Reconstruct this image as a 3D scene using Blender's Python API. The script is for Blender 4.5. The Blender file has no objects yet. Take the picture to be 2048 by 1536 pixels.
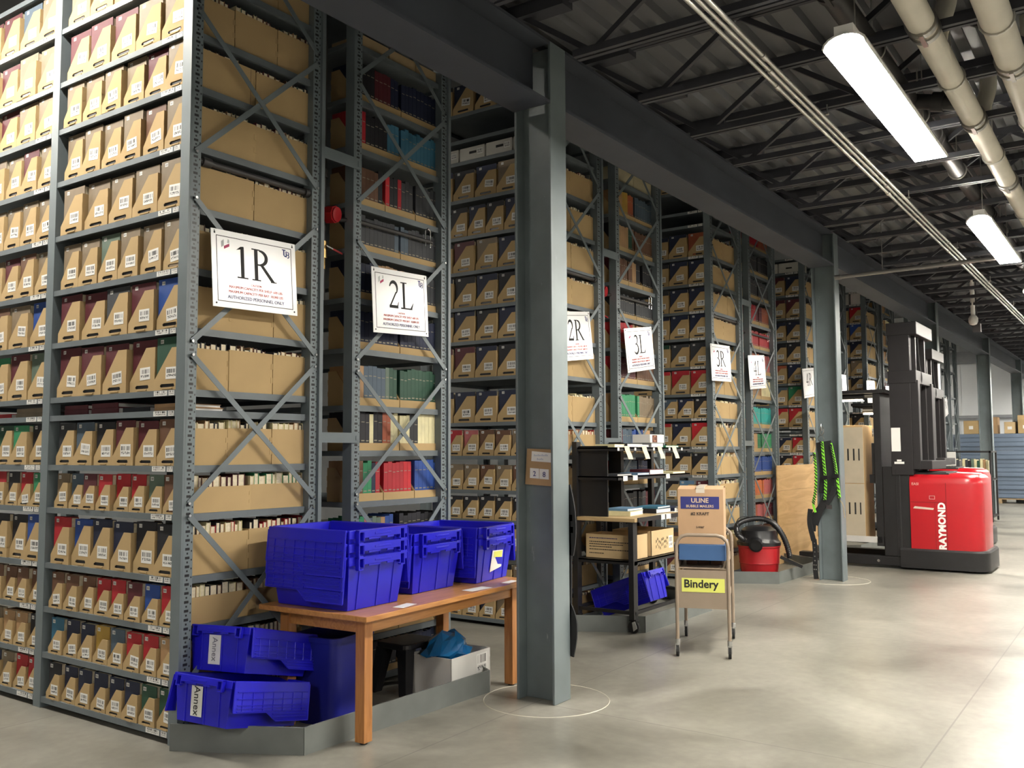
import bpy, math, random
from mathutils import Vector, Matrix, Euler
random.seed(7)
SC = bpy.context.scene
COL = SC.collection
R = math.radians

# ------------------------------------------------------------------ camera, world, exposure
camd = bpy.data.cameras.new('camera')
cam = bpy.data.objects.new('camera', camd)
COL.objects.link(cam)
SC.camera = cam
camd.sensor_width = 36.0
camd.lens = 1834.98 / 2048 * 36.0
camd.clip_end = 200
_yaw, _pit, _rol = R(34.8898), R(4.2129), R(-0.24595)
_F = Vector((math.cos(_yaw) * math.cos(_pit), math.sin(_yaw) * math.cos(_pit), math.sin(_pit)))
_r = Vector((math.sin(_yaw), -math.cos(_yaw), 0))
_u = _r.cross(_F)
_r2 = _r * math.cos(_rol) + _u * math.sin(_rol)
_u2 = _u * math.cos(_rol) - _r * math.sin(_rol)
CAM = Vector((0, 0, 1.65))
cam.matrix_world = Matrix(((_r2.x, _u2.x, -_F.x, CAM.x), (_r2.y, _u2.y, -_F.y, CAM.y), (_r2.z, _u2.z, -_F.z, CAM.z), (0, 0, 0, 1)))

SC.view_settings.view_transform = 'Standard'
SC.view_settings.look = 'None'
SC.view_settings.gamma = 1
SC.view_settings.exposure = 2.05
W = bpy.data.worlds.new('world')
SC.world = W
W.use_nodes = True
W.node_tree.nodes['Background'].inputs[0].default_value = (0.75, 0.8, 0.9, 1)
W.node_tree.nodes['Background'].inputs[1].default_value = 0.05
LAMP_STRENGTH = 43.0        # the long fluorescent fixtures
LAMP_COLOUR = (1.0, 0.945, 0.845)
AISLE_STRENGTH = 30.0       # the fixtures over the first aisle, out of the frame at upper left

# ------------------------------------------------------------------ materials
MATS = {}
def mat(name, col, rough=0.6, metal=0.0, var=0.08, scale=6.0, bump=0.0, spec=None, coat=0.0, emit=None, trans=0.0):
    if name in MATS: return MATS[name]
    m = bpy.data.materials.new(name); m.use_nodes = True
    nt = m.node_tree; b = nt.nodes['Principled BSDF']
    b.inputs['Roughness'].default_value = rough
    b.inputs['Metallic'].default_value = metal
    if spec is not None: b.inputs['Specular IOR Level'].default_value = spec
    if coat: b.inputs['Coat Weight'].default_value = coat; b.inputs['Coat Roughness'].default_value = 0.2
    if var:
        tc = nt.nodes.new('ShaderNodeTexCoord'); n = nt.nodes.new('ShaderNodeTexNoise')
        n.inputs['Scale'].default_value = scale; n.inputs['Detail'].default_value = 4
        nt.links.new(tc.outputs['Object'], n.inputs['Vector'])
        cr = nt.nodes.new('ShaderNodeValToRGB')
        cr.color_ramp.elements[0].position = 0.3; cr.color_ramp.elements[1].position = 0.7
        lo = [max(0, c * (1 - var)) for c in col]; hi = [min(1, c * (1 + var)) for c in col]
        cr.color_ramp.elements[0].color = (*lo, 1); cr.color_ramp.elements[1].color = (*hi, 1)
        nt.links.new(n.outputs['Fac'], cr.inputs['Fac']); nt.links.new(cr.outputs['Color'], b.inputs['Base Color'])
        if bump:
            bp = nt.nodes.new('ShaderNodeBump'); bp.inputs['Strength'].default_value = bump; bp.inputs['Distance'].default_value = 0.01
            nt.links.new(n.outputs['Fac'], bp.inputs['Height']); nt.links.new(bp.outputs['Normal'], b.inputs['Normal'])
    else:
        b.inputs['Base Color'].default_value = (*col, 1)
    if emit:
        b.inputs['Emission Color'].default_value = (*emit[0], 1); b.inputs['Emission Strength'].default_value = emit[1]
    MATS[name] = m
    return m

STEEL = mat('rack_steel', (0.155, 0.185, 0.20), 0.42, 0.0, 0.1, 3.0)
STEELD = mat('rack_steel_shelf', (0.135, 0.158, 0.172), 0.5, 0.0, 0.12, 5.0)
COLUMN = mat('column_paint', (0.155, 0.186, 0.196), 0.38, 0.0, 0.2, 2.2)
_nt = COLUMN.node_tree; _b = _nt.nodes['Principled BSDF']
_tc = _nt.nodes.new('ShaderNodeTexCoord'); _mp = _nt.nodes.new('ShaderNodeMapping'); _mp.inputs['Scale'].default_value = (16, 16, 3.2)
_n = _nt.nodes.new('ShaderNodeTexNoise'); _n.inputs['Scale'].default_value = 1.3; _n.inputs['Detail'].default_value = 7; _n.inputs['Roughness'].default_value = .7
_cr = _nt.nodes.new('ShaderNodeValToRGB'); _cr.color_ramp.elements[0].position = .66; _cr.color_ramp.elements[1].position = .74
_mx = _nt.nodes.new('ShaderNodeMixRGB'); _mx.inputs[2].default_value = (.42, .45, .45, 1)
_src = _b.inputs['Base Color'].links[0].from_socket
_nt.links.new(_tc.outputs['Object'], _mp.inputs[0]); _nt.links.new(_mp.outputs[0], _n.inputs['Vector']); _nt.links.new(_n.outputs['Fac'], _cr.inputs['Fac'])
_nt.links.new(_cr.outputs[0], _mx.inputs[0]); _nt.links.new(_src, _mx.inputs[1]); _nt.links.new(_mx.outputs[0], _b.inputs['Base Color'])
CURB = mat('guard_steel', (0.155, 0.168, 0.16), 0.5, 0.0, 0.15, 4.0)
JOIST = mat('joist_steel', (0.04, 0.041, 0.05), 0.6, 0.0, 0.2, 3.0)
BEAM = mat('beam_paint', (0.055, 0.062, 0.078), 0.55, 0.0, 0.12, 2.0)
KRAFT = mat('kraft_board', (0.48, 0.335, 0.16), 0.85, 0.0, 0.07, 3.0)
KRAFT2 = mat('kraft_board_light', (0.60, 0.44, 0.24), 0.85, 0.0, 0.07, 3.0)
KRAFT3 = mat('kraft_board_brown', (0.42, 0.27, 0.14), 0.85, 0.0, 0.09, 3.0)
WHITE = mat('white_paper', (0.82, 0.81, 0.78), 0.6, 0, 0.02)
PAGES = mat('page_edges', (0.72, 0.64, 0.47), 0.9, 0, 0.12, 60.0)
BLACK = mat('black_metal', (0.013, 0.0125, 0.0135), 0.45, 0, 0.2)
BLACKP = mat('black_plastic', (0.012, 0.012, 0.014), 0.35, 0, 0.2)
RUBBER = mat('rubber', (0.015, 0.015, 0.015), 0.8, 0, 0.2)
CHROME = mat('bright_metal', (0.6, 0.6, 0.6), 0.22, 1.0, 0.05)
GALV = mat('conduit_steel', (0.55, 0.54, 0.5), 0.35, 0.8, 0.08)
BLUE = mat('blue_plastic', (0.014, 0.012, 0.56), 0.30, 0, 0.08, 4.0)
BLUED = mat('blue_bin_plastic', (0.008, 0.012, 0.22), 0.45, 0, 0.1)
TAN = mat('tan_paint', (0.30, 0.235, 0.175), 0.45, 0, 0.06)
RED = mat('red_paint', (0.42, 0.010, 0.016), 0.30, 0, 0.05, 3.0)
REDP = mat('red_plastic', (0.42, 0.012, 0.018), 0.45, 0, 0.06)
INK = mat('black_ink', (0.02, 0.02, 0.02), 0.7, 0, 0)
REDINK = mat('red_ink', (0.55, 0.06, 0.06), 0.7, 0, 0)
NAVYINK = mat('navy_ink', (0.02, 0.025, 0.16), 0.7, 0, 0)
NAVY2 = mat('navy_band', (0.025, 0.03, 0.17), 0.6, 0, 0.05)
YELLOW = mat('yellow_card', (0.72, 0.74, 0.16), 0.5, 0, 0.02)
SIGN = mat('glossy_sign', (0.86, 0.86, 0.86), 0.32, 0, 0.0, coat=0.9)
PVC = mat('cream_pipe', (0.62, 0.58, 0.49), 0.5, 0, 0.05)
IRON = mat('black_pipe', (0.05, 0.047, 0.047), 0.5, 0.2, 0.15)
BRASS = mat('brass', (0.45, 0.30, 0.12), 0.35, 0.9, 0.1)
WALLP = mat('wall_panel', (0.76, 0.78, 0.79), 0.55, 0, 0.04, 1.0)
GIRT = mat('girt_grey', (0.28, 0.29, 0.30), 0.6, 0, 0.05)
PANELBLUE = mat('blue_grey_shelf_steel', (0.16, 0.21, 0.29), 0.45, 0, 0.08, 2.0)
PALLET = mat('pallet_wood', (0.42, 0.30, 0.17), 0.8, 0, 0.2, 8.0)
LENS = mat('lamp_lens', (0.9, 0.9, 0.85), 0.5, 0, 0, emit=(LAMP_COLOUR, LAMP_STRENGTH))
LENSA = mat('aisle_lamp_lens', (0.9, 0.9, 0.85), 0.5, 0, 0, emit=(LAMP_COLOUR, AISLE_STRENGTH))
LENST = mat('work_lamp_lens', (0.9, 0.9, 0.85), 0.5, 0, 0, emit=((1.0, 0.85, 0.6), 30.0))
REFLECT = mat('lamp_reflector', (0.8, 0.8, 0.78), 0.4, 0, 0)
GREEN = mat('neon_green_webbing', (0.28, 0.85, 0.05), 0.6, 0, 0.05)
WEB = mat('black_webbing', (0.014, 0.014, 0.016), 0.8, 0, 0.2)
BAG = mat('blue_film_bag', (0.01, 0.16, 0.42), 0.15, 0, 0.15, 10.0, coat=0.8)

def wood(name, c0, c1, sx, sy, sz, rough=0.45, ws=1.2):
    m = bpy.data.materials.new(name); m.use_nodes = True; nt = m.node_tree; b = nt.nodes['Principled BSDF']
    b.inputs['Roughness'].default_value = rough
    tc = nt.nodes.new('ShaderNodeTexCoord'); mp = nt.nodes.new('ShaderNodeMapping'); mp.inputs['Scale'].default_value = (sx, sy, sz)
    w = nt.nodes.new('ShaderNodeTexNoise'); w.inputs['Scale'].default_value = ws; w.inputs['Detail'].default_value = 6; w.inputs['Distortion'].default_value = 1.5
    cr = nt.nodes.new('ShaderNodeValToRGB'); cr.color_ramp.elements[0].position = 0.35; cr.color_ramp.elements[1].position = 0.65
    cr.color_ramp.elements[0].color = (*c0, 1); cr.color_ramp.elements[1].color = (*c1, 1)
    nt.links.new(tc.outputs['Object'], mp.inputs['Vector']); nt.links.new(mp.outputs[0], w.inputs['Vector'])
    nt.links.new(w.outputs['Fac'], cr.inputs['Fac']); nt.links.new(cr.outputs['Color'], b.inputs['Base Color'])
    return m
OAKX = wood('oak_along', (0.40, 0.17, 0.05), (0.55, 0.26, 0.085), 2, 20, 20, 0.32)
OAKZ = wood('oak_upright', (0.36, 0.145, 0.04), (0.50, 0.22, 0.07), 20, 20, 2, 0.35)
PLY = wood('plywood', (0.52, 0.33, 0.15), (0.66, 0.45, 0.22), 1.2, 8, 9, 0.5, 0.9)
BENCH = wood('bench_board', (0.42, 0.29, 0.14), (0.55, 0.40, 0.21), 10, 2, 10, 0.5)

def floor_mat():
    m = bpy.data.materials.new('polished_concrete'); m.use_nodes = True; nt = m.node_tree; b = nt.nodes['Principled BSDF']
    tc = nt.nodes.new('ShaderNodeTexCoord')
    n1 = nt.nodes.new('ShaderNodeTexNoise'); n1.inputs['Scale'].default_value = 0.9; n1.inputs['Detail'].default_value = 8; n1.inputs['Roughness'].default_value = 0.62; n1.inputs['Distortion'].default_value = 0.6
    n2 = nt.nodes.new('ShaderNodeTexNoise'); n2.inputs['Scale'].default_value = 14; n2.inputs['Detail'].default_value = 6
    nt.links.new(tc.outputs['Object'], n1.inputs['Vector']); nt.links.new(tc.outputs['Object'], n2.inputs['Vector'])
    cr = nt.nodes.new('ShaderNodeValToRGB'); e = cr.color_ramp.elements
    e[0].position = 0.28; e[0].color = (0.15, 0.142, 0.118, 1); e[1].position = 0.70; e[1].color = (0.375, 0.362, 0.312, 1)
    nt.links.new(n1.outputs['Fac'], cr.inputs['Fac'])
    mx = nt.nodes.new('ShaderNodeMixRGB'); mx.blend_type = 'MULTIPLY'; mx.inputs[0].default_value = 0.35
    nt.links.new(cr.outputs[0], mx.inputs[1]); nt.links.new(n2.outputs['Fac'], mx.inputs[2])
    # saw-cut joints
    sp = nt.nodes.new('ShaderNodeSeparateXYZ'); nt.links.new(tc.outputs['Object'], sp.inputs[0])
    def joint(sock, off, period):
        a = nt.nodes.new('ShaderNodeMath'); a.operation = 'ADD'; a.inputs[1].default_value = off; nt.links.new(sock, a.inputs[0])
        d = nt.nodes.new('ShaderNodeMath'); d.operation = 'PINGPONG'; d.inputs[1].default_value = period / 2; nt.links.new(a.outputs[0], d.inputs[0])
        c = nt.nodes.new('ShaderNodeMath'); c.operation = 'LESS_THAN'; c.inputs[1].default_value = 0.005; nt.links.new(d.outputs[0], c.inputs[0])
        return c.outputs[0]
    j = nt.nodes.new('ShaderNodeMath'); j.operation = 'MAXIMUM'
    nt.links.new(joint(sp.outputs[0], 1.64, 3.4), j.inputs[0]); nt.links.new(joint(sp.outputs[1], -3.42, 2.35), j.inputs[1])
    mj = nt.nodes.new('ShaderNodeMixRGB'); mj.inputs[2].default_value = (0.10, 0.095, 0.085, 1)
    sc = nt.nodes.new('ShaderNodeMath'); sc.operation = 'MULTIPLY'; sc.inputs[1].default_value = 0.6; nt.links.new(j.outputs[0], sc.inputs[0])
    nt.links.new(sc.outputs[0], mj.inputs[0]); nt.links.new(mx.outputs[0], mj.inputs[1])
    nt.links.new(mj.outputs[0], b.inputs['Base Color'])
    rr = nt.nodes.new('ShaderNodeMapRange'); rr.inputs[3].default_value = 0.26; rr.inputs[4].default_value = 0.42
    nt.links.new(n1.outputs['Fac'], rr.inputs[0]); nt.links.new(rr.outputs[0], b.inputs['Roughness'])
    return m
FLOORM = floor_mat()

def label_mat(name, seedscale, bars=58):
    """white sticker, a row of bars above and a row of printed characters below (UV space)"""
    m = bpy.data.materials.new(name); m.use_nodes = True; nt = m.node_tree; b = nt.nodes['Principled BSDF']
    b.inputs['Roughness'].default_value = 0.6
    uv = nt.nodes.new('ShaderNodeUVMap'); sp = nt.nodes.new('ShaderNodeSeparateXYZ'); nt.links.new(uv.outputs[0], sp.inputs[0])
    oi = nt.nodes.new('ShaderNodeObjectInfo')
    def M(op, a, v):
        n = nt.nodes.new('ShaderNodeMath'); n.operation = op
        for k, q in enumerate((a, v)):
            if isinstance(q, (int, float)): n.inputs[k].default_value = q
            else: nt.links.new(q, n.inputs[k])
        return n.outputs[0]
    def row(n, lo, hi, thr, vdiv):
        u = M('FLOOR', M('MULTIPLY', sp.outputs[0], n), 0)
        k = M('ADD', u, M('MULTIPLY', oi.outputs['Random'], 977.0))
        if vdiv: k = M('ADD', k, M('MULTIPLY', M('FLOOR', M('MULTIPLY', sp.outputs[1], vdiv), 0), 13.7))
        w = nt.nodes.new('ShaderNodeTexWhiteNoise'); w.noise_dimensions = '1D'; nt.links.new(k, w.inputs['W'])
        on = M('GREATER_THAN', w.outputs['Value'], thr)
        band = M('MULTIPLY', M('GREATER_THAN', sp.outputs[1], lo), M('LESS_THAN', sp.outputs[1], hi))
        side = M('MULTIPLY', M('GREATER_THAN', sp.outputs[0], 0.09), M('LESS_THAN', sp.outputs[0], 0.91))
        return M('MULTIPLY', on, M('MULTIPLY', band, side))
    dark = M('MAXIMUM', row(bars, 0.50, 0.84, 0.48, 0), row(bars * 0.7, 0.20, 0.40, 0.5, 20))
    mx = nt.nodes.new('ShaderNodeMixRGB'); mx.inputs[1].default_value = (0.80, 0.79, 0.76, 1); mx.inputs[2].default_value = (0.05, 0.05, 0.05, 1)
    nt.links.new(dark, mx.inputs[0]); nt.links.new(mx.outputs[0], b.inputs['Base Color'])
    return m
LABEL = label_mat('barcode_sticker_print', 1.0)
TAG = label_mat('shelf_tag_print', 1.0, 46)

def perf_mat():
    """punched upright: slots and small holes drawn as dark spots, their shade put into the colour (UV: u across the strip, v in metres)"""
    m = bpy.data.materials.new('punched_steel'); m.use_nodes = True; nt = m.node_tree; b = nt.nodes['Principled BSDF']
    b.inputs['Roughness'].default_value = 0.42
    uv = nt.nodes.new('ShaderNodeUVMap'); sp = nt.nodes.new('ShaderNodeSeparateXYZ'); nt.links.new(uv.outputs[0], sp.inputs[0])
    def M(op, a, v=0.0):
        n = nt.nodes.new('ShaderNodeMath'); n.operation = op
        for k, q in enumerate((a, v)):
            if isinstance(q, (int, float)): n.inputs[k].default_value = q
            else: nt.links.new(q, n.inputs[k])
        return n.outputs[0]
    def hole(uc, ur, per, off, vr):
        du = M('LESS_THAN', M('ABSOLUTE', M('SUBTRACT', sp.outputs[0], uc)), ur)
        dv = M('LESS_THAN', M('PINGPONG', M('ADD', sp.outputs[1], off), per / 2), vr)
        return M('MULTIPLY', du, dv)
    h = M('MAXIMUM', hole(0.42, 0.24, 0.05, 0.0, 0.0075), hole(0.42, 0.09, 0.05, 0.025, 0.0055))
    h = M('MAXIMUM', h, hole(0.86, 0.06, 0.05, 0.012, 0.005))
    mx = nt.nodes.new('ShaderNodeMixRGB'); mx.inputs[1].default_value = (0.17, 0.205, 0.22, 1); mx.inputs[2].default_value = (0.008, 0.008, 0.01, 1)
    nt.links.new(h, mx.inputs[0]); nt.links.new(mx.outputs[0], b.inputs['Base Color'])
    return m
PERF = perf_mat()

COVER = {  # bookcloth colours
    'navy': (0.012, 0.018, 0.05), 'black': (0.013, 0.013, 0.018), 'charcoal': (0.04, 0.043, 0.05), 'slate': (0.075, 0.11, 0.15),
    'blue': (0.02, 0.07, 0.30), 'steel blue': (0.04, 0.16, 0.26), 'pale blue': (0.13, 0.24, 0.38), 'red': (0.42, 0.015, 0.025), 'scarlet': (0.55, 0.02, 0.03),
    'maroon': (0.10, 0.016, 0.024), 'brown': (0.14, 0.065, 0.035), 'rust': (0.36, 0.09, 0.04), 'tan': (0.42, 0.25, 0.12), 'taupe': (0.22, 0.165, 0.105),
    'cream': (0.70, 0.64, 0.38), 'ochre': (0.45, 0.28, 0.05), 'dark green': (0.02, 0.075, 0.045), 'green': (0.03, 0.25, 0.11), 'teal': (0.02, 0.36, 0.33),
    'grey green': (0.12, 0.17, 0.13), 'grey': (0.20, 0.20, 0.20), 'pink': (0.5, 0.14, 0.14), 'orange': (0.6, 0.16, 0.05)}
def cover(c): return mat('cloth_' + c.replace(' ', '_'), COVER[c], 0.62, 0, 0.12, 9.0)

# ------------------------------------------------------------------ mesh builder
class MB:
    def __init__(s): s.v = []; s.f = []; s.m = []; s.uv = {}
    def face(s, pts, mi=0, uv=None):
        n = len(s.v); s.v += [Vector(p) for p in pts]; s.f.append(tuple(range(n, n + len(pts)))); s.m.append(mi)
        if uv: s.uv[len(s.f) - 1] = uv
    def mesh(s, vs, fs, mi=0):
        n = len(s.v); s.v += [Vector(p) for p in vs]
        for f in fs: s.f.append(tuple(n + i for i in f)); s.m.append(mi)
        return n
    def box(s, x0, x1, y0, y1, z0, z1, mi=0, M=None):
        vs = [Vector(p) for p in ((x0,y0,z0),(x1,y0,z0),(x1,y1,z0),(x0,y1,z0),(x0,y0,z1),(x1,y0,z1),(x1,y1,z1),(x0,y1,z1))]
        if M: vs = [M @ p for p in vs]
        s.mesh(vs, ((0,3,2,1),(4,5,6,7),(0,1,5,4),(1,2,6,5),(2,3,7,6),(3,0,4,7)), mi); return s
    def prism(s, poly, axis, a, b, mi=0):
        """poly: 2D points in the two axes other than axis, extruded a..b"""
        def P(p, h):
            if axis == 'x': return (h, p[0], p[1])
            if axis == 'y': return (p[0], h, p[1])
            return (p[0], p[1], h)
        n = len(poly)
        vs = [P(p, a) for p in poly] + [P(p, b) for p in poly]
        fs = [tuple(range(n - 1, -1, -1)), tuple(range(n, 2 * n))] + [(i, (i + 1) % n, n + (i + 1) % n, n + i) for i in range(n)]
        s.mesh(vs, fs, mi); return s
    def tube(s, pts, r, seg=8, mi=0, closed=False, caps=True):
        pts = [Vector(p) for p in pts]; n = len(pts)
        rs = r if isinstance(r, (list, tuple)) else [r] * n
        up = None; rings = []
        for i, p in enumerate(pts):
            if closed: t = (pts[(i + 1) % n] - pts[i - 1])
            else: t = (pts[min(i + 1, n - 1)] - pts[max(i - 1, 0)])
            t.normalize()
            if up is None: up = Vector((0, 0, 1)) if abs(t.z) < 0.9 else Vector((1, 0, 0))
            a = t.cross(up); a.normalize(); b = a.cross(t); b.normalize(); up = b
            rings.append([p + (a * math.cos(2 * math.pi * k / seg) + b * math.sin(2 * math.pi * k / seg)) * rs[i] for k in range(seg)])
        vs = [q for g in rings for q in g]; fs = []
        for i in range(n if closed else n - 1):
            j = (i + 1) % n
            for k in range(seg):
                l = (k + 1) % seg; fs.append((i * seg + k, i * seg + l, j * seg + l, j * seg + k))
        if caps and not closed: fs += [tuple(range(seg - 1, -1, -1)), tuple((n - 1) * seg + k for k in range(seg))]
        s.mesh(vs, fs, mi); return s
    def cyl(s, p0, p1, r, seg=16, mi=0): return s.tube([p0, p1], r, seg, mi)
    def lathe(s, prof, c, seg=24, mi=0, sx=1.0, sy=1.0):
        vs = []; fs = []; n = len(prof)
        for (r, z) in prof:
            for k in range(seg):
                a = 2 * math.pi * k / seg; vs.append((c[0] + r * math.cos(a) * sx, c[1] + r * math.sin(a) * sy, c[2] + z))
        for i in range(n - 1):
            for k in range(seg):
                l = (k + 1) % seg; fs.append((i * seg + k, i * seg + l, (i + 1) * seg + l, (i + 1) * seg + k))
        fs += [tuple(range(seg - 1, -1, -1)), tuple((n - 1) * seg + k for k in range(seg))]
        s.mesh(vs, fs, mi); return s
    def bar(s, p0, p1, w, t, mi=0, nrm=(0, 1, 0)):
        """flat bar from p0 to p1, w wide in the plane, t thick along nrm"""
        p0 = Vector(p0); p1 = Vector(p1); d = (p1 - p0).normalized(); nn = Vector(nrm).normalized(); a = d.cross(nn).normalized() * w / 2; nn = nn * t / 2
        vs = [p0 - a - nn, p0 + a - nn, p0 + a + nn, p0 - a + nn, p1 - a - nn, p1 + a - nn, p1 + a + nn, p1 - a + nn]
        s.mesh(vs, ((0,3,2,1),(4,5,6,7),(0,1,5,4),(1,2,6,5),(2,3,7,6),(3,0,4,7)), mi); return s
    def data(s, name, mats, origin=(0, 0, 0), smooth=False):
        me = bpy.data.meshes.new(name); o = Vector(origin)
        me.from_pydata([tuple(p - o) for p in s.v], [], s.f)
        for m in (mats if isinstance(mats, (list, tuple)) else [mats]): me.materials.append(m)
        me.polygons.foreach_set('material_index', s.m)
        if s.uv:
            ul = me.uv_layers.new(name='UVMap')
            for fi, uv in s.uv.items():
                for k, li in enumerate(me.polygons[fi].loop_indices): ul.data[li].uv = uv[k]
        if smooth: me.polygons.foreach_set('use_smooth', [True] * len(me.polygons))
        me.update(); return me
    def build(s, name, mats, parent=None, origin=None, bevel=0, smooth=False):
        if origin is None: origin = parent.location if parent is not None else (0, 0, 0)
        o = bpy.data.objects.new(name, s.data(name, mats, origin, smooth))
        COL.objects.link(o)
        if parent is not None: o.parent = parent
        else: o.location = origin
        if bevel:
            b = o.modifiers.new('bevel', 'BEVEL'); b.width = bevel; b.segments = 2; b.limit_method = 'ANGLE'; b.angle_limit = R(40)
        if smooth:
            try:
                with bpy.context.temp_override(object=o, active_object=o, selected_editable_objects=[o], selected_objects=[o]): pass
            except Exception: pass
            e = o.modifiers.new('edges', 'EDGE_SPLIT'); e.split_angle = R(38)
        return o
    def local(s, name, mats, parent, bevel=0, smooth=False):
        return s.build(name, mats, parent, (0, 0, 0), bevel, smooth)

def tag(o, label=None, cat=None, group=None, kind=None):
    if label: o['label'] = label
    if cat: o['category'] = cat
    if group: o['group'] = group
    if kind: o['kind'] = kind
    return o
def thing(name, label, cat, loc=(0, 0, 0), rot=(0, 0, 0), group=None, kind=None):
    o = bpy.data.objects.new(name, None); o.empty_display_size = 0.1; COL.objects.link(o)
    o.location = loc; o.rotation_euler = rot
    return tag(o, label, cat, group, kind)
def copy_tree(o, parent=None):
    c = o.copy(); COL.objects.link(c)
    if parent is not None: c.parent = parent
    for ch in list(o.children): copy_tree(ch, c)
    return c
ORD = ['first', 'second', 'third', 'fourth', 'fifth', 'sixth', 'seventh', 'eighth', 'ninth', 'tenth', 'eleventh', 'twelfth', 'thirteenth', 'fourteenth', 'fifteenth',
       'sixteenth', 'seventeenth', 'eighteenth', 'nineteenth', 'twentieth']
def ordn(i):
    if i < 20: return ORD[i]
    return ('twenty-' if i < 29 else 'thirty-') + ORD[(i - 20) % 10] if (i + 1) % 10 else 'thirtieth'

def text_mesh(s, size, align='CENTER', bold=0.0, spacing=1.0):
    cu = bpy.data.curves.new('lettering', 'FONT'); cu.body = s; cu.size = size; cu.align_x = align; cu.align_y = 'CENTER'; cu.offset = bold; cu.space_character = spacing
    cu.extrude = 0.0008; cu.resolution_u = 3
    ob = bpy.data.objects.new('lettering', cu); COL.objects.link(ob)
    dg = bpy.context.evaluated_depsgraph_get(); dg.update()
    me = bpy.data.meshes.new_from_object(ob.evaluated_get(dg)); bpy.data.objects.remove(ob); bpy.data.curves.remove(cu)
    return me
def text(name, s, size, m, parent, origin, xdir, ydir, align='CENTER', bold=0.0, spacing=1.0):
    """lettering mesh; xdir reading direction, ydir up, in the parent's space"""
    me = text_mesh(s, size, align, bold, spacing); me.materials.clear(); me.materials.append(m)
    x = Vector(xdir).normalized(); y = Vector(ydir).normalized(); z = x.cross(y)
    mtx = Matrix(((x.x, y.x, z.x, origin[0]), (x.y, y.y, z.y, origin[1]), (x.z, y.z, z.z, origin[2]), (0, 0, 0, 1)))
    me.transform(mtx)
    o = bpy.data.objects.new(name, me); COL.objects.link(o); o.parent = parent
    return o

# ------------------------------------------------------------------ the setting
CY0, CY1 = 3.27, 3.57         # column and beam flanges
BZ0, BZ1 = 4.02, 4.46         # beam
DECK = 4.56
def struct(name, mb, m, label=None, cat=None, group=None, **k):
    o = mb.build(name, m, **k); o['kind'] = 'structure'
    if label: tag(o, label, cat, group)
    return o
fb = MB(); fb.box(-9, 36, -9, 17, -0.1, 0); struct('floor', fb, FLOORM)
# ribbed roof deck, ribs along X
cb = MB(); y = -9.0
pts = []
while y < 3.62:
    pts += [(y, DECK), (y + 0.075, DECK), (y + 0.095, DECK + 0.045), (y + 0.17, DECK + 0.045)]; y += 0.19
top = [(p[0], DECK + 0.06) for p in (pts[-1], pts[0])]
cb.prism(pts + top, 'x', -9, 36)
DECKM = mat('galvanised_deck', (0.135, 0.137, 0.145), 0.5, 0.25, 0.12, 1.5)
struct('ceiling', cb, DECKM)
hb = MB(); hb.box(-9, 36, 3.70, 17, 6.4, 6.5); struct('ceiling_high', hb, DECKM)
tb = MB(); tb.box(-9, 36, 3.62, 3.70, DECK - 0.06, 6.5); struct('trim_1', tb, BEAM)
wf = MB(); wf.box(35.0, 35.1, -9, 17, 0, 6.5)
for k in range(30): wf.box(34.97, 35.0, -9 + k * 0.9, -8.96 + k * 0.9, 1.0, 6.4)
struct('wall_far', wf, WALLP)
g1 = MB(); g1.box(34.85, 34.97, -9, 17, 2.72, 2.82); struct('trim_2', g1, GIRT)
g2 = MB(); g2.box(34.8, 34.97, -9, 17, 4.62, 5.02); struct('trim_3', g2, GIRT)
wl = MB(); wl.box(-9, 36, 16.9, 17, 0, 6.5); struct('wall_left', wl, WALLP)
wr = MB(); wr.box(-9, 36, -9.1, -9, 0, 6.5); struct('wall_right', wr, WALLP)
wb = MB(); wb.box(-9.1, -9, -9, 17, 0, 6.5); struct('wall_back', wb, WALLP)

COLX = [-1.64, 5.16, 11.95, 18.76, 25.56, 32.36]
clab = {5.16: 'scuffed grey steel column holding the cardboard number board', 11.95: 'grey steel column with the black and green harness hanging on it',
        18.76: 'grey steel column mostly hidden behind the black truck masts', 25.56: 'grey steel column standing beyond the wire book cart', 32.36: 'far grey steel column at the blue grey shelf stack by the end wall',
        -1.64: 'grey steel column behind the viewer'}
for x in COLX[1:]:
    c = MB(); w = 0.2
    c.box(x, x + w, CY0, CY0 + 0.018, 0, BZ1); c.box(x, x + w, CY1 - 0.018, CY1, 0, BZ1)
    c.box(x + w / 2 - 0.006, x + w / 2 + 0.006, CY0 + 0.018, CY1 - 0.018, 0, BZ1)
    o = struct('steel_column', c, COLUMN, clab[x], 'column', 'grey columns along the aisle', bevel=0.004)
    ring = MB(); n = 48
    if x < 12:
        ring.tube([(x + 0.1 + 0.42 * math.cos(2 * math.pi * k / n), 3.40 + 0.42 * math.sin(2 * math.pi * k / n), 0.0) for k in range(n)], 0.0035, 4, closed=True)
        rr = ring.build('column_joint_ring', mat('joint_filler', (0.5, 0.48, 0.4), 0.8, 0, 0.1)); rr['kind'] = 'structure'
xs = [-9] + [x for x in COLX if x > 0] + [35]
for i in range(len(xs) - 1):
    a = xs[i] + (0.2 if i else 0) ; b = xs[i + 1]
    m = MB()
    ym = (CY0 + CY1) / 2
    m.box(a, b, CY0, CY1, BZ0, BZ0 + 0.022); m.box(a, b, CY0, CY1, BZ1 - 0.022, BZ1); m.box(a, b, ym - 0.008, ym + 0.008, BZ0 + 0.022, BZ1 - 0.022)
    lab = ['dark steel roof beam over the numbered racks nearest the camera', 'dark steel roof beam between scuffed column and harness column', 'dark steel roof beam above the red order picker truck',
           'dark steel roof beam beyond the truck masts', 'dark steel roof beam running on toward the end wall', 'last dark steel roof beam meeting the end wall'][i]
    struct('steel_beam', m, BEAM, lab, 'beam', 'roof beams over the column line')

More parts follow.
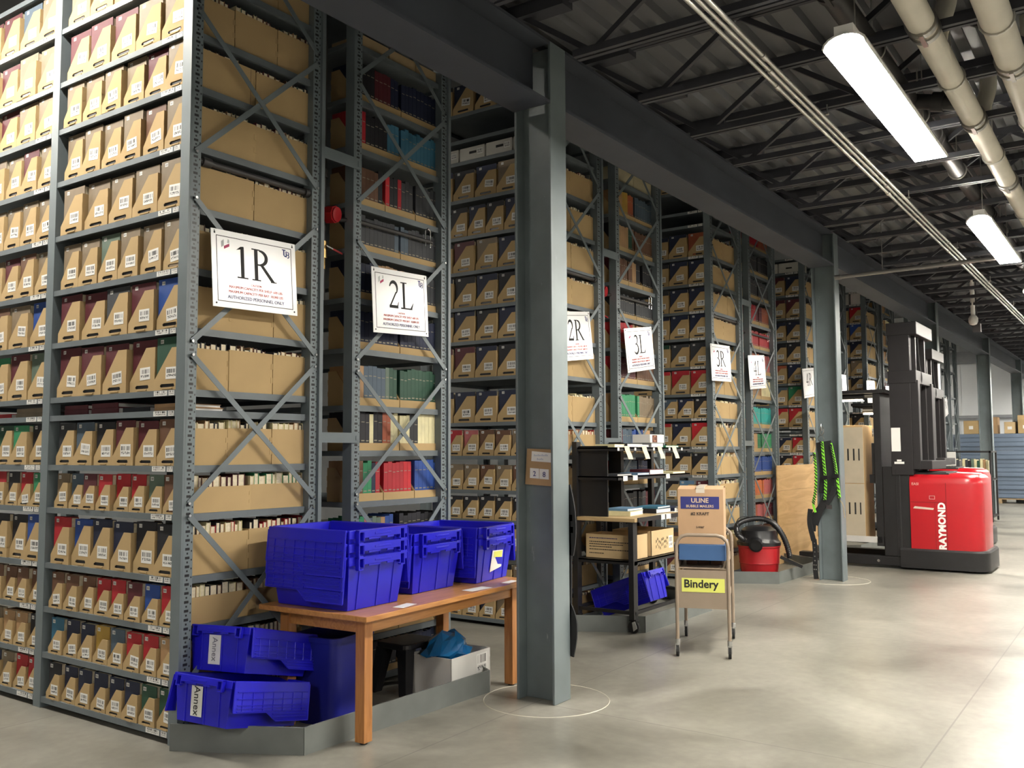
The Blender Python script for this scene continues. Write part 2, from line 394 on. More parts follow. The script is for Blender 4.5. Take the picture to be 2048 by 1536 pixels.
# open web joists, one thing each
def joist(i, x):
    t = thing('roof_joist', f'dark open web roof joist, {ordn(i)} in the row counting along the main beam', 'joist', (x, 0, 0), group='open web joists under the roof deck', kind='structure')
    z0, z1 = 4.10, DECK - 0.03; y0, y1 = -8.9, 2.86
    m = MB()
    for s in (-1, 1):
        m.box(x + s * 0.022 - 0.016, x + s * 0.022 + 0.016, -8.9, CY0 + 0.2, z1 - 0.03, z1 + 0.03 )
    m.box(x - 0.06, x + 0.06, CY0 - 0.35, CY0 + 0.2, BZ1, z1)
    m.build('top_chord', JOIST, t)
    m = MB()
    for s in (-1, 1): m.box(x + s * 0.026 - 0.016, x + s * 0.026 + 0.016, y0, y1, z0, z0 + 0.045)
    m.build('bottom_chord', JOIST, t)
    m = MB(); y = y1; up = False; prev = (x, CY0 + 0.05, z1)
    path = [prev]
    while y > y0:
        path.append((x, y - 0.12, z0 + 0.02)); path.append((x, y - 0.72, z1)); y -= 1.2
    for p, q in zip(path, path[1:]): m.bar(p, q, 0.035, 0.03, nrm=(1, 0, 0))
    m.build('web', JOIST, t)
for i, k in enumerate(range(-3, 33)): joist(i, 4.82 + 0.885 * k)

# ------------------------------------------------------------------ ceiling lights
def lamp(loc, along, lens, label, group, L=2.36, name='ceiling_light'):
    t = thing(name, label, 'ceiling light', loc, (0, 0, 0 if along == 'x' else R(90)), group)
    m = MB(); w = 0.118
    prof = []
    for k in range(9):
        a = math.pi * (1 - k / 8); prof.append((w * math.cos(a), 0.07 * math.sin(a) + 0.02))
    inn = [(p[0] * 0.93, p[1] - 0.012) for p in prof][::-1]
    m.prism(prof + inn, 'x', -L / 2, L / 2)
    m.box(-L / 2, L / 2, -0.05, 0.05, 0.085, 0.13)
    m.local('reflector', REFLECT, t)
    m = MB(); m.box(-L / 2 + .01, L / 2 - .01, -w * .90, w * .90, .010, .020)
    m.local('lens', lens, t)
    for s in (-1, 1):
        m = MB(); m.cyl((s * (L / 2 - 0.25), 0, 0.12), (s * (L / 2 - 0.25), 0, (DECK if along == 'x' else 6.4) - loc[2] + 0.02), 0.004, 6); m.local('hanger_rod', GALV, t)
    return t
LX = [6.12, 10.78, 15.44, 20.1, 24.76, 29.42, 33.3]  # the last one is added to brighten the far wall
for i, x in enumerate(LX):
    lamp((x, 1.265, 3.80), 'x', LENS, f'long glowing fluorescent fixture, {ordn(i)} from the front of the bright row', 'fluorescent fixtures over the main aisle')
for i, y in enumerate((6.0, 9.4, 12.8)):
    lamp((2.30, y, 5.25), 'y', LENSA, f'fluorescent fixture high over the first rack aisle, {ordn(i)} from the front', 'fluorescent fixtures over the first rack aisle')
lamp((31.0, 7.5, 5.3), 'y', LENSA, 'fluorescent fixture high in the far bay near the end wall', 'fluorescent fixtures over the first rack aisle')
lamp((-3.2, 1.25, 3.80), 'x', LENS, 'added fill fixture behind the viewer, in line with the main row', 'fluorescent fixtures over the main aisle')  # added out of view as frontal fill light
for j, x in enumerate((1.6, 6.4, 11, 16, 21, 27)):  # unseen row added only for fill light
    lamp((x, -4.0, 3.80), 'x', LENS, f'unseen fill fixture added off to the side of the aisle, {ordn(j)} along', 'added fill fixtures off to the side')

# ------------------------------------------------------------------ racks
RY0, RY1, RY2 = 4.57, 6.03, 7.49
PER = 3.885
def RX(k): return 3.25 + PER * k                 # right-hand racks: 1R, 2R ...
def LX0(k): return 4.60 + PER * k                # left-hand racks: 2L, 3L ...
ZS = {
 '1R': [.07, .357, .65, .935, 1.295, 1.575, 1.90, 2.02, 2.385, 2.74, 3.11, 3.485, 3.85, 4.18, 4.56, 4.92],
 '2L': [.07, .357, .65, .95, 1.30, 1.66, 1.98, 2.384, 2.745, 3.10, 3.43, 3.84, 4.20, 4.61, 4.95],
 '2R': [.07, .34, .72, 1.0, 1.281, 1.611, 1.935, 2.375, 2.74, 3.08, 3.437, 3.794, 4.173, 4.563, 4.787, 5.06],
 '3L': [.07, .36, .65, .95, 1.29, 1.62, 1.96, 2.375, 2.74, 3.08, 3.44, 3.80, 4.18, 4.56, 4.95],
 '3R': [.07, .36, .69, 1.02, 1.342, 1.704, 2.069, 2.382, 2.737, 3.108, 3.456, 3.816, 4.178, 4.594, 4.776, 5.06],
 '4L': [.07, .36, .65, .97, 1.30, 1.63, 1.97, 2.38, 2.74, 3.10, 3.45, 3.82, 4.18, 4.56, 4.95],
 '4R': [.07, .36, .69, 1.0, 1.32, 1.615, 1.914, 2.03, 2.387, 2.746, 3.093, 3.453, 3.827, 4.205, 4.583, 4.812],
 '5L': [.07, .36, .65, .97, 1.30, 1.63, 1.97, 2.38, 2.74, 3.10, 3.45, 3.82, 4.18, 4.56, 4.95],
 '5R': [.07, .36, .69, 1.02, 1.35, 1.70, 2.07, 2.40, 2.822, 3.118, 3.495, 3.843, 4.181, 4.549, 4.80],
 '6R': [.36, 1.02, 1.70, 2.40, 3.12, 3.84, 4.55], '7L': [.36, 1.02, 1.70, 2.40, 3.12, 3.84, 4.55], '7R': [.36, 1.02, 1.70, 2.40, 3.12, 3.84, 4.55], '8L': [.36, 1.02, 1.70, 2.40, 3.12, 3.84, 4.55],
 '6L': [.07, .36, .69, 1.02, 1.35, 1.70, 2.07, 2.40, 2.822, 3.118, 3.495, 3.843, 4.181, 4.549, 4.80],
}
TOP = 5.35
XB = [(.33, 1.29), (1.36, 2.22), (2.30, 3.15), (3.43, 4.30)]
def post_mb(x0, x1, y, side, near, full=True):
    """punched upright with a rolled lip; side -1: its plain face looks toward -X"""
    m = MB(); ph = .016
    if side < 0:
        m.box(x0, x0 + .078, y, y + .085, 0, TOP)
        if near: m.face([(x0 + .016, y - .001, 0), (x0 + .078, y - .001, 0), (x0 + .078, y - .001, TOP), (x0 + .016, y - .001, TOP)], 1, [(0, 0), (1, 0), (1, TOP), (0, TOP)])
    else:
        m.box(x1 - .095, x1 - .03, y, y + .085, 0, TOP)
        m.box(x1 - .03, x1, y - .02, y + .03, 0, TOP)
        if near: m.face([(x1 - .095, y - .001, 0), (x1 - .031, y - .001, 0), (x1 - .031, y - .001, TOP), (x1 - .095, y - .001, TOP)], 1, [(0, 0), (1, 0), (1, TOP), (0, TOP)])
    return m
def rack(rid, x0, x1, y0, y1, near, tags, label):
    t = thing('shelving_bay', label, 'shelving', (x0, y0, 0), group='tall grey steel shelving racks')
    ysets = [(y0, near), (y1, False)] if near else [(y1, False)]
    for (y, nr) in ysets:
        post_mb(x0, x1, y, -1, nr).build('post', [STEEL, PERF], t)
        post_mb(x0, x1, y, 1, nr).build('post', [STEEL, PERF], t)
    for z in ZS[rid]:
        m = MB(); m.box(x0 + .004, x1 - .004, y0 + .05, y1 + .02, z - .006, z)
        m.box(x0 + .004, x0 + .02, y0 + .085, y1, z - .036, z - .006); m.box(x1 - .02, x1 - .004, y0 + .085, y1, z - .036, z - .006)
        m.box(x0 + .078, x1 - .095, y0 + .03, y0 + .05, z - .04, z + .002); m.box(x0 + .02, x1 - .02, y1 - .01, y1 + .02, z - .04, z)
        sh = m.build('shelf', STEELD, t)
        if tags:
            g = MB(); x = x0 + .003
            for (a, b) in ((.10, .155), (.17, .30)):
                g.face([(x, y0 + b, z - .033), (x, y0 + a, z - .033), (x, y0 + a, z - .003), (x, y0 + b, z - .003)], 0, [(0, 0), (1, 0), (1, .9), (0, .9)])
            o = g.build('shelf_label', TAG, sh, (x0, y0, 0))
    if near:
        a, b = x0 + .04, x1 - .06; yy = y0 - .006; hb = []
        for (z0, z1) in XB: hb += [((a, yy, z0), (b, yy, z1)), ((a, yy - .006, z1), (b, yy - .006, z0))]
        mid = (a + b) / 2; hb += [((a, yy, 4.36), (mid, yy, 4.79)), ((b, yy, 4.36), (mid, yy, 4.79))]
        for p, q in hb:
            m = MB(); m.bar(p, q, .034, .004)
            for e in (p, q): m.cyl((e[0], e[1] - .012, e[2]), e, .009, 6, 1)
            m.build('cross_brace', [STEEL, CHROME], t)
    return t
RACKS = {}
for k in range(7):
    r = f'{k + 1}R'
    if r in ZS:
        RACKS[r] = rack(r, RX(k), RX(k) + 1.055, RY0, RY1, True, True, f'tall grey punched-steel shelving bay at the aisle end of rack {r}')
    l = f'{k + 2}L'
    if l in ZS:
        RACKS[l] = rack(l, LX0(k), LX0(k) + 1.075, RY0, RY1, True, False, f'tall grey punched-steel shelving bay at the aisle end of rack {l}')
rack('1R', RX(0), RX(0) + 1.055, RY1, RY2, False, True, 'second grey steel shelving bay of rack 1R, deeper down the first aisle')
# braces between the back-to-back racks, and the low guards round their ends
for k in range(4):
    for z0, z1, wd in ((3.66, 3.74, 'upper'), (1.715, 1.785, 'lower')):
        m = MB(); xa, xb = RX(k) + 1.045, LX0(k) + .06; m.box(xa, xb, RY0 - .012, RY0 - .003, z0, z1)
        for e in (-1, 1): m.box(xa if e < 0 else xb - .03, xa + .03 if e < 0 else xb, RY0 - .016, RY0 - .01, z0 + .02, z1 - .02)
        tag(m.build('tie_beam', STEEL, origin=(xa, RY0, z0)), f'{wd} grey steel tie bar bridging the gap between racks {k + 1}R and {k + 2}L', 'tie bar', 'tie bars between rack pairs')
    xo = PER * k
    t = thing('rack_end_guard', f'low grey steel guard rail around the foot of racks {k + 1}R and {k + 2}L', 'guard rail', (3.25 + xo, 3.84, 0), group='low guards at the rack ends')
    P = [(3.20, 4.56), (3.565, 3.885), (5.20, 3.83), (5.68, 4.55)]
    if k == 1: P = [(3.415, 4.56), (3.775, 3.875), (5.20, 3.83), (5.68, 4.55)]
    for i, nm in enumerate(('angled_panel', 'front_panel', 'angled_panel')):
        a = Vector((P[i][0] + xo, P[i][1], 0)); b = Vector((P[i + 1][0] + xo, P[i + 1][1], 0)); d = (b - a).normalized(); n = Vector((-d.y, d.x, 0)) * .006
        m = MB(); m.mesh([a - n, b - n, b + n, a + n] + [q + Vector((0, 0, .148)) for q in (a - n, b - n, b + n, a + n)], ((0,3,2,1),(4,5,6,7),(0,1,5,4),(1,2,6,5),(2,3,7,6),(3,0,4,7)))
        m.mesh([a + n, b + n, b + n * 6, a + n * 6] + [q + Vector((0, 0, .006)) for q in (a + n, b + n, b + n * 6, a + n * 6)], ((0,3,2,1),(4,5,6,7),(0,1,5,4),(1,2,6,5),(2,3,7,6),(3,0,4,7)))
        m.build(nm, CURB, t)

# ------------------------------------------------------------------ magazine boxes and the volumes in them
GILT = mat('gilt_lettering', (.27, .24, .17), .5, 0, .1, 200.0)
BOXM, BOOKM, LABM, STKM = {}, {}, {}, {}
TB = .004
def box_mesh(w, H, L):
    key = (round(w, 3), round(H, 3), round(L, 3))
    if key in BOXM: return BOXM[key]
    m = MB(); h0 = .24 * H; k = .36 * w
    prof = [(0, 0), (w, 0), (w, h0), (k, H), (0, H)]
    def panel(x0, x1, hole):
        if not hole: m.prism(prof, 'x', x0, x1); return
        a, b, c, d = .26 * w, .74 * w, .070 * H, .150 * H
        m.prism([(0, 0), (w, 0), (w, c), (0, c)], 'x', x0, x1)
        m.prism([(0, c), (a, c), (a, d), (0, d)], 'x', x0, x1)
        m.prism([(b, c), (w, c), (w, d), (b, d)], 'x', x0, x1)
        m.prism([(0, d), (w, d), (w, h0), (k, H), (0, H)], 'x', x0, x1)
        m.prism([(a + .012, c - .003), (b - .012, c - .003), (b - .016, c - .011), (a + .016, c - .011)], 'x', x0 - .004, x0 - .0005)   # folded-out flap
    panel(0, TB, True); panel(L - TB, L, False)
    m.box(TB + .0002, TB + .003, .24 * w, .76 * w, .06 * H, .16 * H, 1); m.box(-.003, TB, .25 * w, .26 * w + .001, .085 * H, .125 * H, 1); m.box(-.003, TB, .74 * w - .001, .75 * w, .085 * H, .125 * H, 1)   # black backing and end tabs: shade inside the handle hole put in as colour
    m.box(TB, L - TB, 0, TB, 0, H); m.box(TB, L - TB, w - TB, w, 0, h0); m.box(TB, L - TB, TB, w - TB, 0, TB)
    for zz in (.28, .62):                       # corner tabs where front and side interlock
        m.box(-.002, .012, -.002, .002, zz * H, (zz + .14) * H); m.box(L - .012, L + .002, -.002, .002, zz * H, (zz + .14) * H)
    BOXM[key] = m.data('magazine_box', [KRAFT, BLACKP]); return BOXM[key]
def label_mesh(w, H):
    key = (round(w, 3), round(H, 3))
    if key in LABM: return LABM[key]
    m = MB(); lw = min(.105, .52 * w); lh = lw * .70 if H > .2 else lw * .74; yc = .36 * w; zc = .40 * H
    a, b, c, d = yc - lw / 2, yc + lw / 2, zc - lh / 2, zc + lh / 2
    m.mesh([(-.0012, b, c), (-.0012, a, c), (-.0012, a, d), (-.0012, b, d), (-.0002, b, c), (-.0002, a, c), (-.0002, a, d), (-.0002, b, d)], ((4,5,1,0),(5,6,2,1),(6,7,3,2),(7,4,0,3)))
    m.face([(-.0012, b, c), (-.0012, a, c), (-.0012, a, d), (-.0012, b, d)], 0, [(0, 0), (1, 0), (1, 1), (0, 1)])
    LABM[key] = m.data('barcode_label', [LABEL]); return LABM[key]
def book_parts(m, t, wd, h, rnd=False):
    """a bound volume standing on its tail: boards and spine (0), page block (1); spine on the +y side"""
    c = .003
    m.box(0, c, 0, wd, 0, h, 0); m.box(t - c, t, 0, wd, 0, h, 0); m.box(c, t - c, wd - c * 1.6, wd, 0, h, 0)
    m.box(c, t - c, .004, wd - c * 1.6, .003, h - .005, 1)
    if rnd:
        y = wd + .0006
        for z, k in ((.74, .018), (.24, .03)): m.face([(t * .84, y, z * h), (t * .16, y, z * h), (t * .16, y, (z + k) * h), (t * .84, y, (z + k) * h)], 2)
def book_mesh(t, wd, h, band=False):
    key = (round(t, 3), round(wd, 3), round(h, 3), band)
    if key not in BOOKM:
        m = MB(); book_parts(m, *key); BOOKM[key] = m.data('bound_volume', [cover('navy'), PAGES, GILT])
    return BOOKM[key]
def sticker_mesh(wd, h):
    key = (round(wd, 3), round(h, 3))
    if key not in STKM:
        m = MB(); lw = .030; a = wd * .80; z = h - .035
        m.face([(-.0008, a + lw / 2, z), (-.0008, a - lw / 2, z), (-.0008, a - lw / 2, z + .022), (-.0008, a + lw / 2, z + .022)], 0, [(0, .4), (1, .4), (1, .95), (0, .95)])
        STKM[key] = m.data('barcode_sticker', [LABEL])
    return STKM[key]
BOXES, BOOKS = [], []      # specs: (score, ...)
def score(p, area):
    d = (Vector(p) - CAM).length; return area / d ** 2
def flip(side): return 0 if side == 'R' else math.pi
def add_box(rid, side, x, y, z, w, H, L, lab, front, group, seen=1.0):
    """x = front plane, y = tall-wall side"""
    BOXES.append((score((x, y, z), (w * H * (1.0 if front else .1) + L * H * (.5 if not front else 0)) * seen), side, x, y, z, w, H, L, lab, front, group))
def add_book(side, x, y, z, t, wd, h, colour, lab, group, area, sticker):
    BOOKS.append((score((x, y, z), area), side, x, y, z, t, wd, h, colour, lab, group, sticker))
def fill_row(rid, side, xfront, y_end, zi, n, H, per, colours, topcol, nvis, span=1.36, extra=True, seen=1.0, bay='', first_from='corner post'):
    """one shelf of one R rack: n boxes across, nvis of them built; the end position is `per` boxes deep"""
    z = ZS[rid][zi]; w = span / n - .013; L = (1.03 / per) - .006; sh = ordn(zi)
    hk = 1.44 if H < .17 else 1.23
    for i in range(nvis):
        y = y_end + i * (span / n); c = colours[i % len(colours)]
        if rid == '1R' and bay == '' and i >= n: break
        x = xfront + .006
        jit = random.uniform(-.003, .016)
        where = (f'{ordn(i)} from {first_from}' if not bay else f'{ordn(i)} in the second bay')
        add_box(rid, side, x + jit, y, z, w, H, L, f'kraft box showing {c} cover, {where}, {sh} shelf up, rack {rid}', True, 'kraft magazine boxes on the racks', seen)
        hb = H * random.uniform(hk - .06, hk); t = random.uniform(.028, .05)
        if not (i == 0 and extra):
            add_book('R', x + .017 + jit, y + .006, z + TB, t, w - .013, hb, c, f'{c} volume in the box {where}, {sh} shelf up, rack {rid}', 'bound volumes fronting the magazine boxes', w * H * .45 * seen, True)
    if not extra: return
    cnt = 0
    for b in range(per):
        x = xfront + .006 + b * (L + .006)
        if b: add_box(rid, side, x, y_end, z, w, H, L, f'plain-sided kraft box, {ordn(b)} along the end of {sh} shelf up, rack {rid}', False, 'kraft boxes along the rack ends', seen * .6)
        xx = x + (.017 if b == 0 else .008)
        while True:
            t = random.choice((.024, .03, .036, .042, .05)); hb = H * (random.uniform(hk - .14, hk) if zi <= 5 else random.uniform(1.03, 1.12))
            if xx + t > x + L - .008: break
            c = colours[0] if cnt == 0 else random.choice(topcol)
            if cnt == 0: hb = H * (hk - .03)
            if cnt == 0:
                add_book('R', xx, y_end + .006, z + TB, t, w - .013, hb, c, f'{c} volume in the box first from {first_from}, {sh} shelf up, rack {rid}', 'bound volumes fronting the magazine boxes', w * H * .45 * seen, True)
            else:
                add_book('R', xx, y_end + .006, z + TB, t, w - .013, hb, c, f'{c} volume with pale page top, {ordn(cnt)} from the corner, end of {sh} shelf, rack {rid}', 'bound volumes at the rack ends', t * .05 * seen, False)
            cnt += 1; xx += t + random.choice((.001, .002, .006))
def fill_spines(rid, xback, zi, H, colours, per, seen=1.0):
    """end position of an L rack: low-walled trays with the spines toward the main aisle"""
    z = ZS[rid][zi]; L = (1.03 / per) - .008; w = .23; sh = ordn(zi); y = RY0 + .055; cnt = 0; ci = 0
    n_per = []
    for b in range(per):
        x1 = xback - .006 - (per - 1 - b) * (L + .008); x0 = x1 - L
        add_box(rid, 'L', x1, y + w, z, w, H, L, f'low-sided kraft tray of books, {ordn(b)} from the left on {sh} shelf up, rack {rid}', True, 'low-sided kraft trays of books', seen * .3)
        xx = x0 + .008
        while True:
            c = colours[min(len(colours) - 1, ci)]; t = {'navy': .042, 'black': .046, 'cream': .040, 'green': .045}.get(c, .042) * random.uniform(.9, 1.1); t = round(t / .004) * .004
            if xx + t > x1 - .008: break
            hb = round(H * random.uniform(1.10, 1.2) / .005) * .005
            add_book('L', xx + t, y + w - .006, z + TB, t, w - .013 - .002, hb, c, f'{c} spine, {ordn(cnt)} book from the left on {sh} shelf up, rack {rid}', 'spines at the rack ends', t * hb * .8 * seen, False)
            cnt += 1; ci += 1; xx += t + .0015

YE = RY0 + .052
TOPS = ['cream', 'tan', 'maroon', 'black', 'charcoal', 'brown', 'grey green']
DK, MR, BK, NV, SL = 'dark green', 'maroon', 'black', 'navy', 'slate'
def rep(*a):
    o = []
    for c, n in a: o += [c] * n
    return o
rows1 = [  # shelf index, boxes across, box height, boxes deep, covers from the corner post
 (0, 8, .158, 2, [DK, DK, NV, NV, NV, NV, NV, BK]), (1, 8, .158, 2, ['tan', 'red', 'red', SL, 'ochre', NV, NV, 'steel blue']), (2, 8, .158, 2, ['red', 'blue', MR, 'red', 'red', 'brown', 'brown', 'brown']),
 (3, 6, .245, 2, [BK, BK, NV, NV, 'blue', 'red']), (4, 8, .158, 2, ['brown', 'grey green', 'red', 'red', 'red', MR, SL, 'taupe']), (5, 6, .225, 3, ['brown', MR, MR, BK, SL, 'charcoal']),
 (7, 5, .26, 3, [DK, MR, MR, MR, MR]), (8, 5, .25, 3, ['blue', MR, 'charcoal', MR, MR]), (9, 6, .25, 3, ['taupe', 'taupe', 'taupe', 'grey green', 'taupe', 'taupe']),
 (10, 5, .25, 2, ['taupe'] * 5), (11, 6, .25, 2, ['taupe', 'brown', 'taupe', 'taupe', 'taupe', 'taupe']), (12, 6, .24, 2, ['taupe', MR, 'taupe', 'taupe', 'taupe', 'taupe']),
 (13, 5, .255, 3, ['taupe', 'taupe', MR, MR, MR]), (14, 5, .25, 3, ['taupe', MR, 'taupe', MR, 'taupe'])]
topc = {2: ['tan', 'cream', 'brown', 'brown', 'black'], 3: ['cream', 'red', 'black', 'black', 'tan'], 4: ['cream', 'cream', 'tan', 'green', 'maroon'], 5: ['cream', 'cream', 'tan', 'black']}
for (zi, n, H, per, cs) in rows1: fill_row('1R', 'R', RX(0), YE, zi, n, H, per, cs, topc.get(zi, TOPS), n)
rows1b = [(0, 8, .158, ['red', 'red', 'taupe', 'navy']), (1, 8, .158, [BK, 'tan', 'tan', 'taupe']), (2, 8, .158, ['brown'] * 5), (3, 6, .245, ['blue', BK, BK, NV]), (4, 8, .158, ['green', 'red', BK, 'red', 'red']),
          (5, 6, .225, [BK, 'green', DK, 'brown']), (7, 5, .26, ['grey green', MR, 'green']), (8, 5, .25, ['blue', 'taupe', 'brown']), (9, 6, .25, ['taupe', 'brown', MR, 'taupe']), (10, 6, .25, ['taupe'] * 4),
          (11, 6, .25, ['taupe', MR, 'taupe', 'taupe']), (12, 5, .24, ['taupe', 'taupe', MR, 'taupe']), (13, 5, .255, ['taupe', 'taupe', MR, MR]), (14, 5, .25, ['taupe', SL, MR, MR])]
for (zi, n, H, cs) in rows1b: fill_row('1R', 'R', RX(0), RY1 + .06, zi, n, H, 2, cs, TOPS, {8: 6, 6: 4, 5: 4}[n], bay='b', extra=False)
rows2 = [(0, 7, .18, 2, [NV, BK, 'taupe']), (1, 7, .20, 3, [NV, 'taupe', BK]), (2, 5, .21, 2, [BK, BK, NV, 'red', 'red']), (3, 7, .18, 2, [BK]), (4, 7, .2, 2, ['taupe', 'brown', 'taupe', 'brown', 'taupe', 'taupe', BK]), (5, 7, .205, 2, ['taupe', 'taupe', 'brown', 'brown', 'pink', 'red', 'red']),
         (6, 5, .25, 2, [NV, NV, NV, NV, NV]), (7, 5, .25, 2, [BK, BK, NV, MR, MR]), (8, 5, .25, 2, [NV, NV, BK, NV, BK]), (9, 5, .25, 2, [NV, BK, NV, BK, NV]), (10, 5, .25, 2, [BK, NV, 'taupe', MR, BK]),
         (11, 6, .25, 2, [BK, NV, BK, NV, BK, NV]), (12, 5, .25, 2, [BK, 'taupe', NV, BK, NV])]
topr = {5: ['scarlet', 'red', 'orange', 'tan'], 6: ['black', 'cream', 'cream']}
for (zi, n, H, per, cs) in rows2: fill_row('2R', 'R', RX(1), YE, zi, n, H, per, cs, topr.get(zi, TOPS), n - (1 if n > 5 else 0), seen=.8 if zi > 3 else .3)
for (zi, n, H, cs) in ((15, 5, .25, [BK, NV, BK, NV, BK]),): fill_row('2R', 'R', RX(1), YE, zi, n, H, 2, cs, TOPS, n, extra=False, seen=.5)
rows3 = [(0, 6, .19, 2, [BK, NV, MR]), (1, 6, .19, 2, [NV, BK, 'brown']), (2, 6, .2, 3, ['red', 'pale blue', 'brown', BK]), (3, 6, .2, 2, [MR, 'pale blue', BK, BK]), (4, 5, .23, 3, [BK, BK, 'brown', BK]), (5, 5, .25, 3, ['scarlet', NV, 'red', BK]), (6, 6, .21, 3, [BK, NV, SL, 'charcoal']), (7, 5, .25, 2, ['red', 'red', 'scarlet', 'red']),
         (8, 5, .25, 2, ['charcoal', 'charcoal', DK, DK]), (9, 5, .25, 2, [NV, NV, NV, NV]), (10, 5, .25, 3, [NV, NV, BK, BK]), (11, 5, .25, 2, [NV, NV, BK, NV]), (12, 5, .25, 2, ['rust', NV, NV, BK])]
topr3 = {4: ['cream', 'black', 'tan'], 5: TOPS, 6: TOPS}
for (zi, n, H, per, cs) in rows3: fill_row('3R', 'R', RX(2), YE, zi, n, H, per, cs, topr3.get(zi, TOPS), 4, seen=.8 if zi > 3 else .4)
fill_row('3R', 'R', RX(2), YE, 15, 6, .22, 2, [BK, NV, BK], TOPS, 4, extra=False, seen=.5)
rows4 = [(3, 5, .21, 2, ['charcoal', 'charcoal', BK]), (4, 6, .2, 2, ['red', BK, BK]), (5, 6, .2, 2, ['red', NV, BK]), (7, 5, .25, 2, ['red', 'red', MR]), (8, 5, .25, 2, ['green', SL, 'brown']), (9, 5, .25, 2, [NV, 'rust', NV]),
         (10, 5, .25, 3, [BK, BK, NV]), (11, 5, .25, 2, [NV, NV, BK]), (12, 5, .25, 2, [MR, MR, BK]), (13, 5, .25, 2, [NV, MR, BK])]
for (zi, n, H, per, cs) in rows4: fill_row('4R', 'R', RX(3), YE, zi, n, H, per, cs, TOPS, 3, seen=.8)
rows5 = [(5, 5, .22, 2, [BK, MR]), (6, 5, .22, 2, [BK, BK]), (8, 5, .23, 2, [BK, NV]), (9, 5, .25, 2, ['taupe', NV]), (10, 5, .25, 2, [NV, NV]), (11, 5, .25, 2, ['blue', NV]), (12, 5, .25, 2, ['scarlet', NV])]
for (zi, n, H, per, cs) in rows5: fill_row('5R', 'R', RX(4), YE, zi, n, H, per, cs, TOPS, 2, seen=.7)
spines2 = [(0, .19, rep((BK, 12), (NV, 12)), 2), (1, .19, rep((BK, 6), (MR, 4), ('charcoal', 14)), 2), (2, .2, rep(('brown', 4), (MR, 3), (BK, 20)), 2), (3, .2, rep(('green', 3), ('pink', 1), (SL, 1), ('grey green', 2), ('tan', 1), ('blue', 2), (BK, 14)), 2), (4, .24, rep(('tan', 2), ('brown', 1), ('green', 2), (NV, 1), ('red', 6), ('scarlet', 2), ('blue', 9)), 3),
           (5, .235, rep((BK, 4), ('cream', 1), (BK, 2), ('rust', 2), ('cream', 5), (BK, 2), ('cream', 8)), 2), (6, .25, rep(('tan', 3), (SL, 5), ('grey green', 1), (DK, 14)), 2), (7, .24, rep((NV, 22), ('charcoal', 3)), 2),
           (8, .24, rep((NV, 6), ('tan', 9), ('charcoal', 9)), 2), (9, .22, rep(('charcoal', 10), (SL, 3), ('charcoal', 12)), 2), (10, .25, rep(('brown', 6), (BK, 1), ('scarlet', 1), (BK, 2), ('red', 1), ('charcoal', 14)), 3),
           (11, .25, rep(('red', 3), (BK, 5), ('steel blue', 16)), 2), (12, .25, rep((NV, 2), (BK, 3), (MR, 4), (NV, 14)), 2)]
for (zi, H, cs, per) in spines2: fill_spines('2L', LX0(0) + 1.075, zi, H, cs, per)
spines3 = [(0, .19, rep((BK, 24)), 2), (1, .19, rep((BK, 24)), 2), (2, .2, rep(('charcoal', 12), (MR, 5), (BK, 8)), 2), (3, .22, rep((BK, 8), ('charcoal', 6), (MR, 5), (NV, 6)), 2), (4, .22, rep(('red', 3), (SL, 8), (NV, 6), ('tan', 6), (BK, 4)), 2), (5, .22, rep((MR, 4), (SL, 5), ('blue', 5), ('tan', 4), (BK, 6)), 2), (6, .25, rep(('tan', 3), ('green', 8), ('taupe', 12)), 2), (7, .24, rep(('red', 2), (MR, 9), ('brown', 12)), 2), (8, .25, rep(('scarlet', 7), ('red', 3), ('tan', 12)), 2),
           (9, .22, rep(('charcoal', 24)), 2), (10, .25, rep((MR, 3), ('brown', 6), ('tan', 2), (BK, 12)), 3), (11, .25, rep((BK, 2), ('tan', 6), (DK, 2), ('brown', 14)), 2), (12, .25, rep(('tan', 5), ('ochre', 3), ('rust', 3), (SL, 12)), 2)]
for (zi, H, cs, per) in spines3: fill_spines('3L', LX0(1) + 1.075, zi, H, cs, per, .8)
spines4 = [(1, .2, rep(('brown', 24)), 2), (2, .2, rep(('rust', 6), ('pink', 8), (MR, 10)), 2), (3, .22, rep(('rust', 4), ('orange', 8), ('pink', 12)), 2), (4, .22, rep((BK, 3), ('blue', 20)), 2), (5, .22, rep(('tan', 8), ('green', 14)), 2), (6, .25, rep(('teal', 26)), 2),
           (7, .24, rep(('tan', 12), ('cream', 12)), 2), (8, .25, rep(('red', 4), ('rust', 9), ('pink', 12)), 2), (9, .22, rep(('pink', 6), ('red', 18)), 2), (10, .25, rep(('red', 9), (MR, 5), ('rust', 10)), 2), (11, .25, rep(('charcoal', 24)), 2), (12, .25, rep(('charcoal', 14), (BK, 10)), 2), (13, .2, rep(('red', 12), ('rust', 12)), 2)]
for (zi, H, cs, per) in spines4: fill_spines('4L', LX0(2) + 1.075, zi, H, cs, per, .7)
for zi in (8, 9, 10, 11, 12, 13): fill_spines('6L', LX0(4) + 1.075, zi, .22, rep((random.choice([MR, 'tan', BK, 'rust']), 12), (random.choice([BK, 'cream', SL]), 14)), 2, .3)

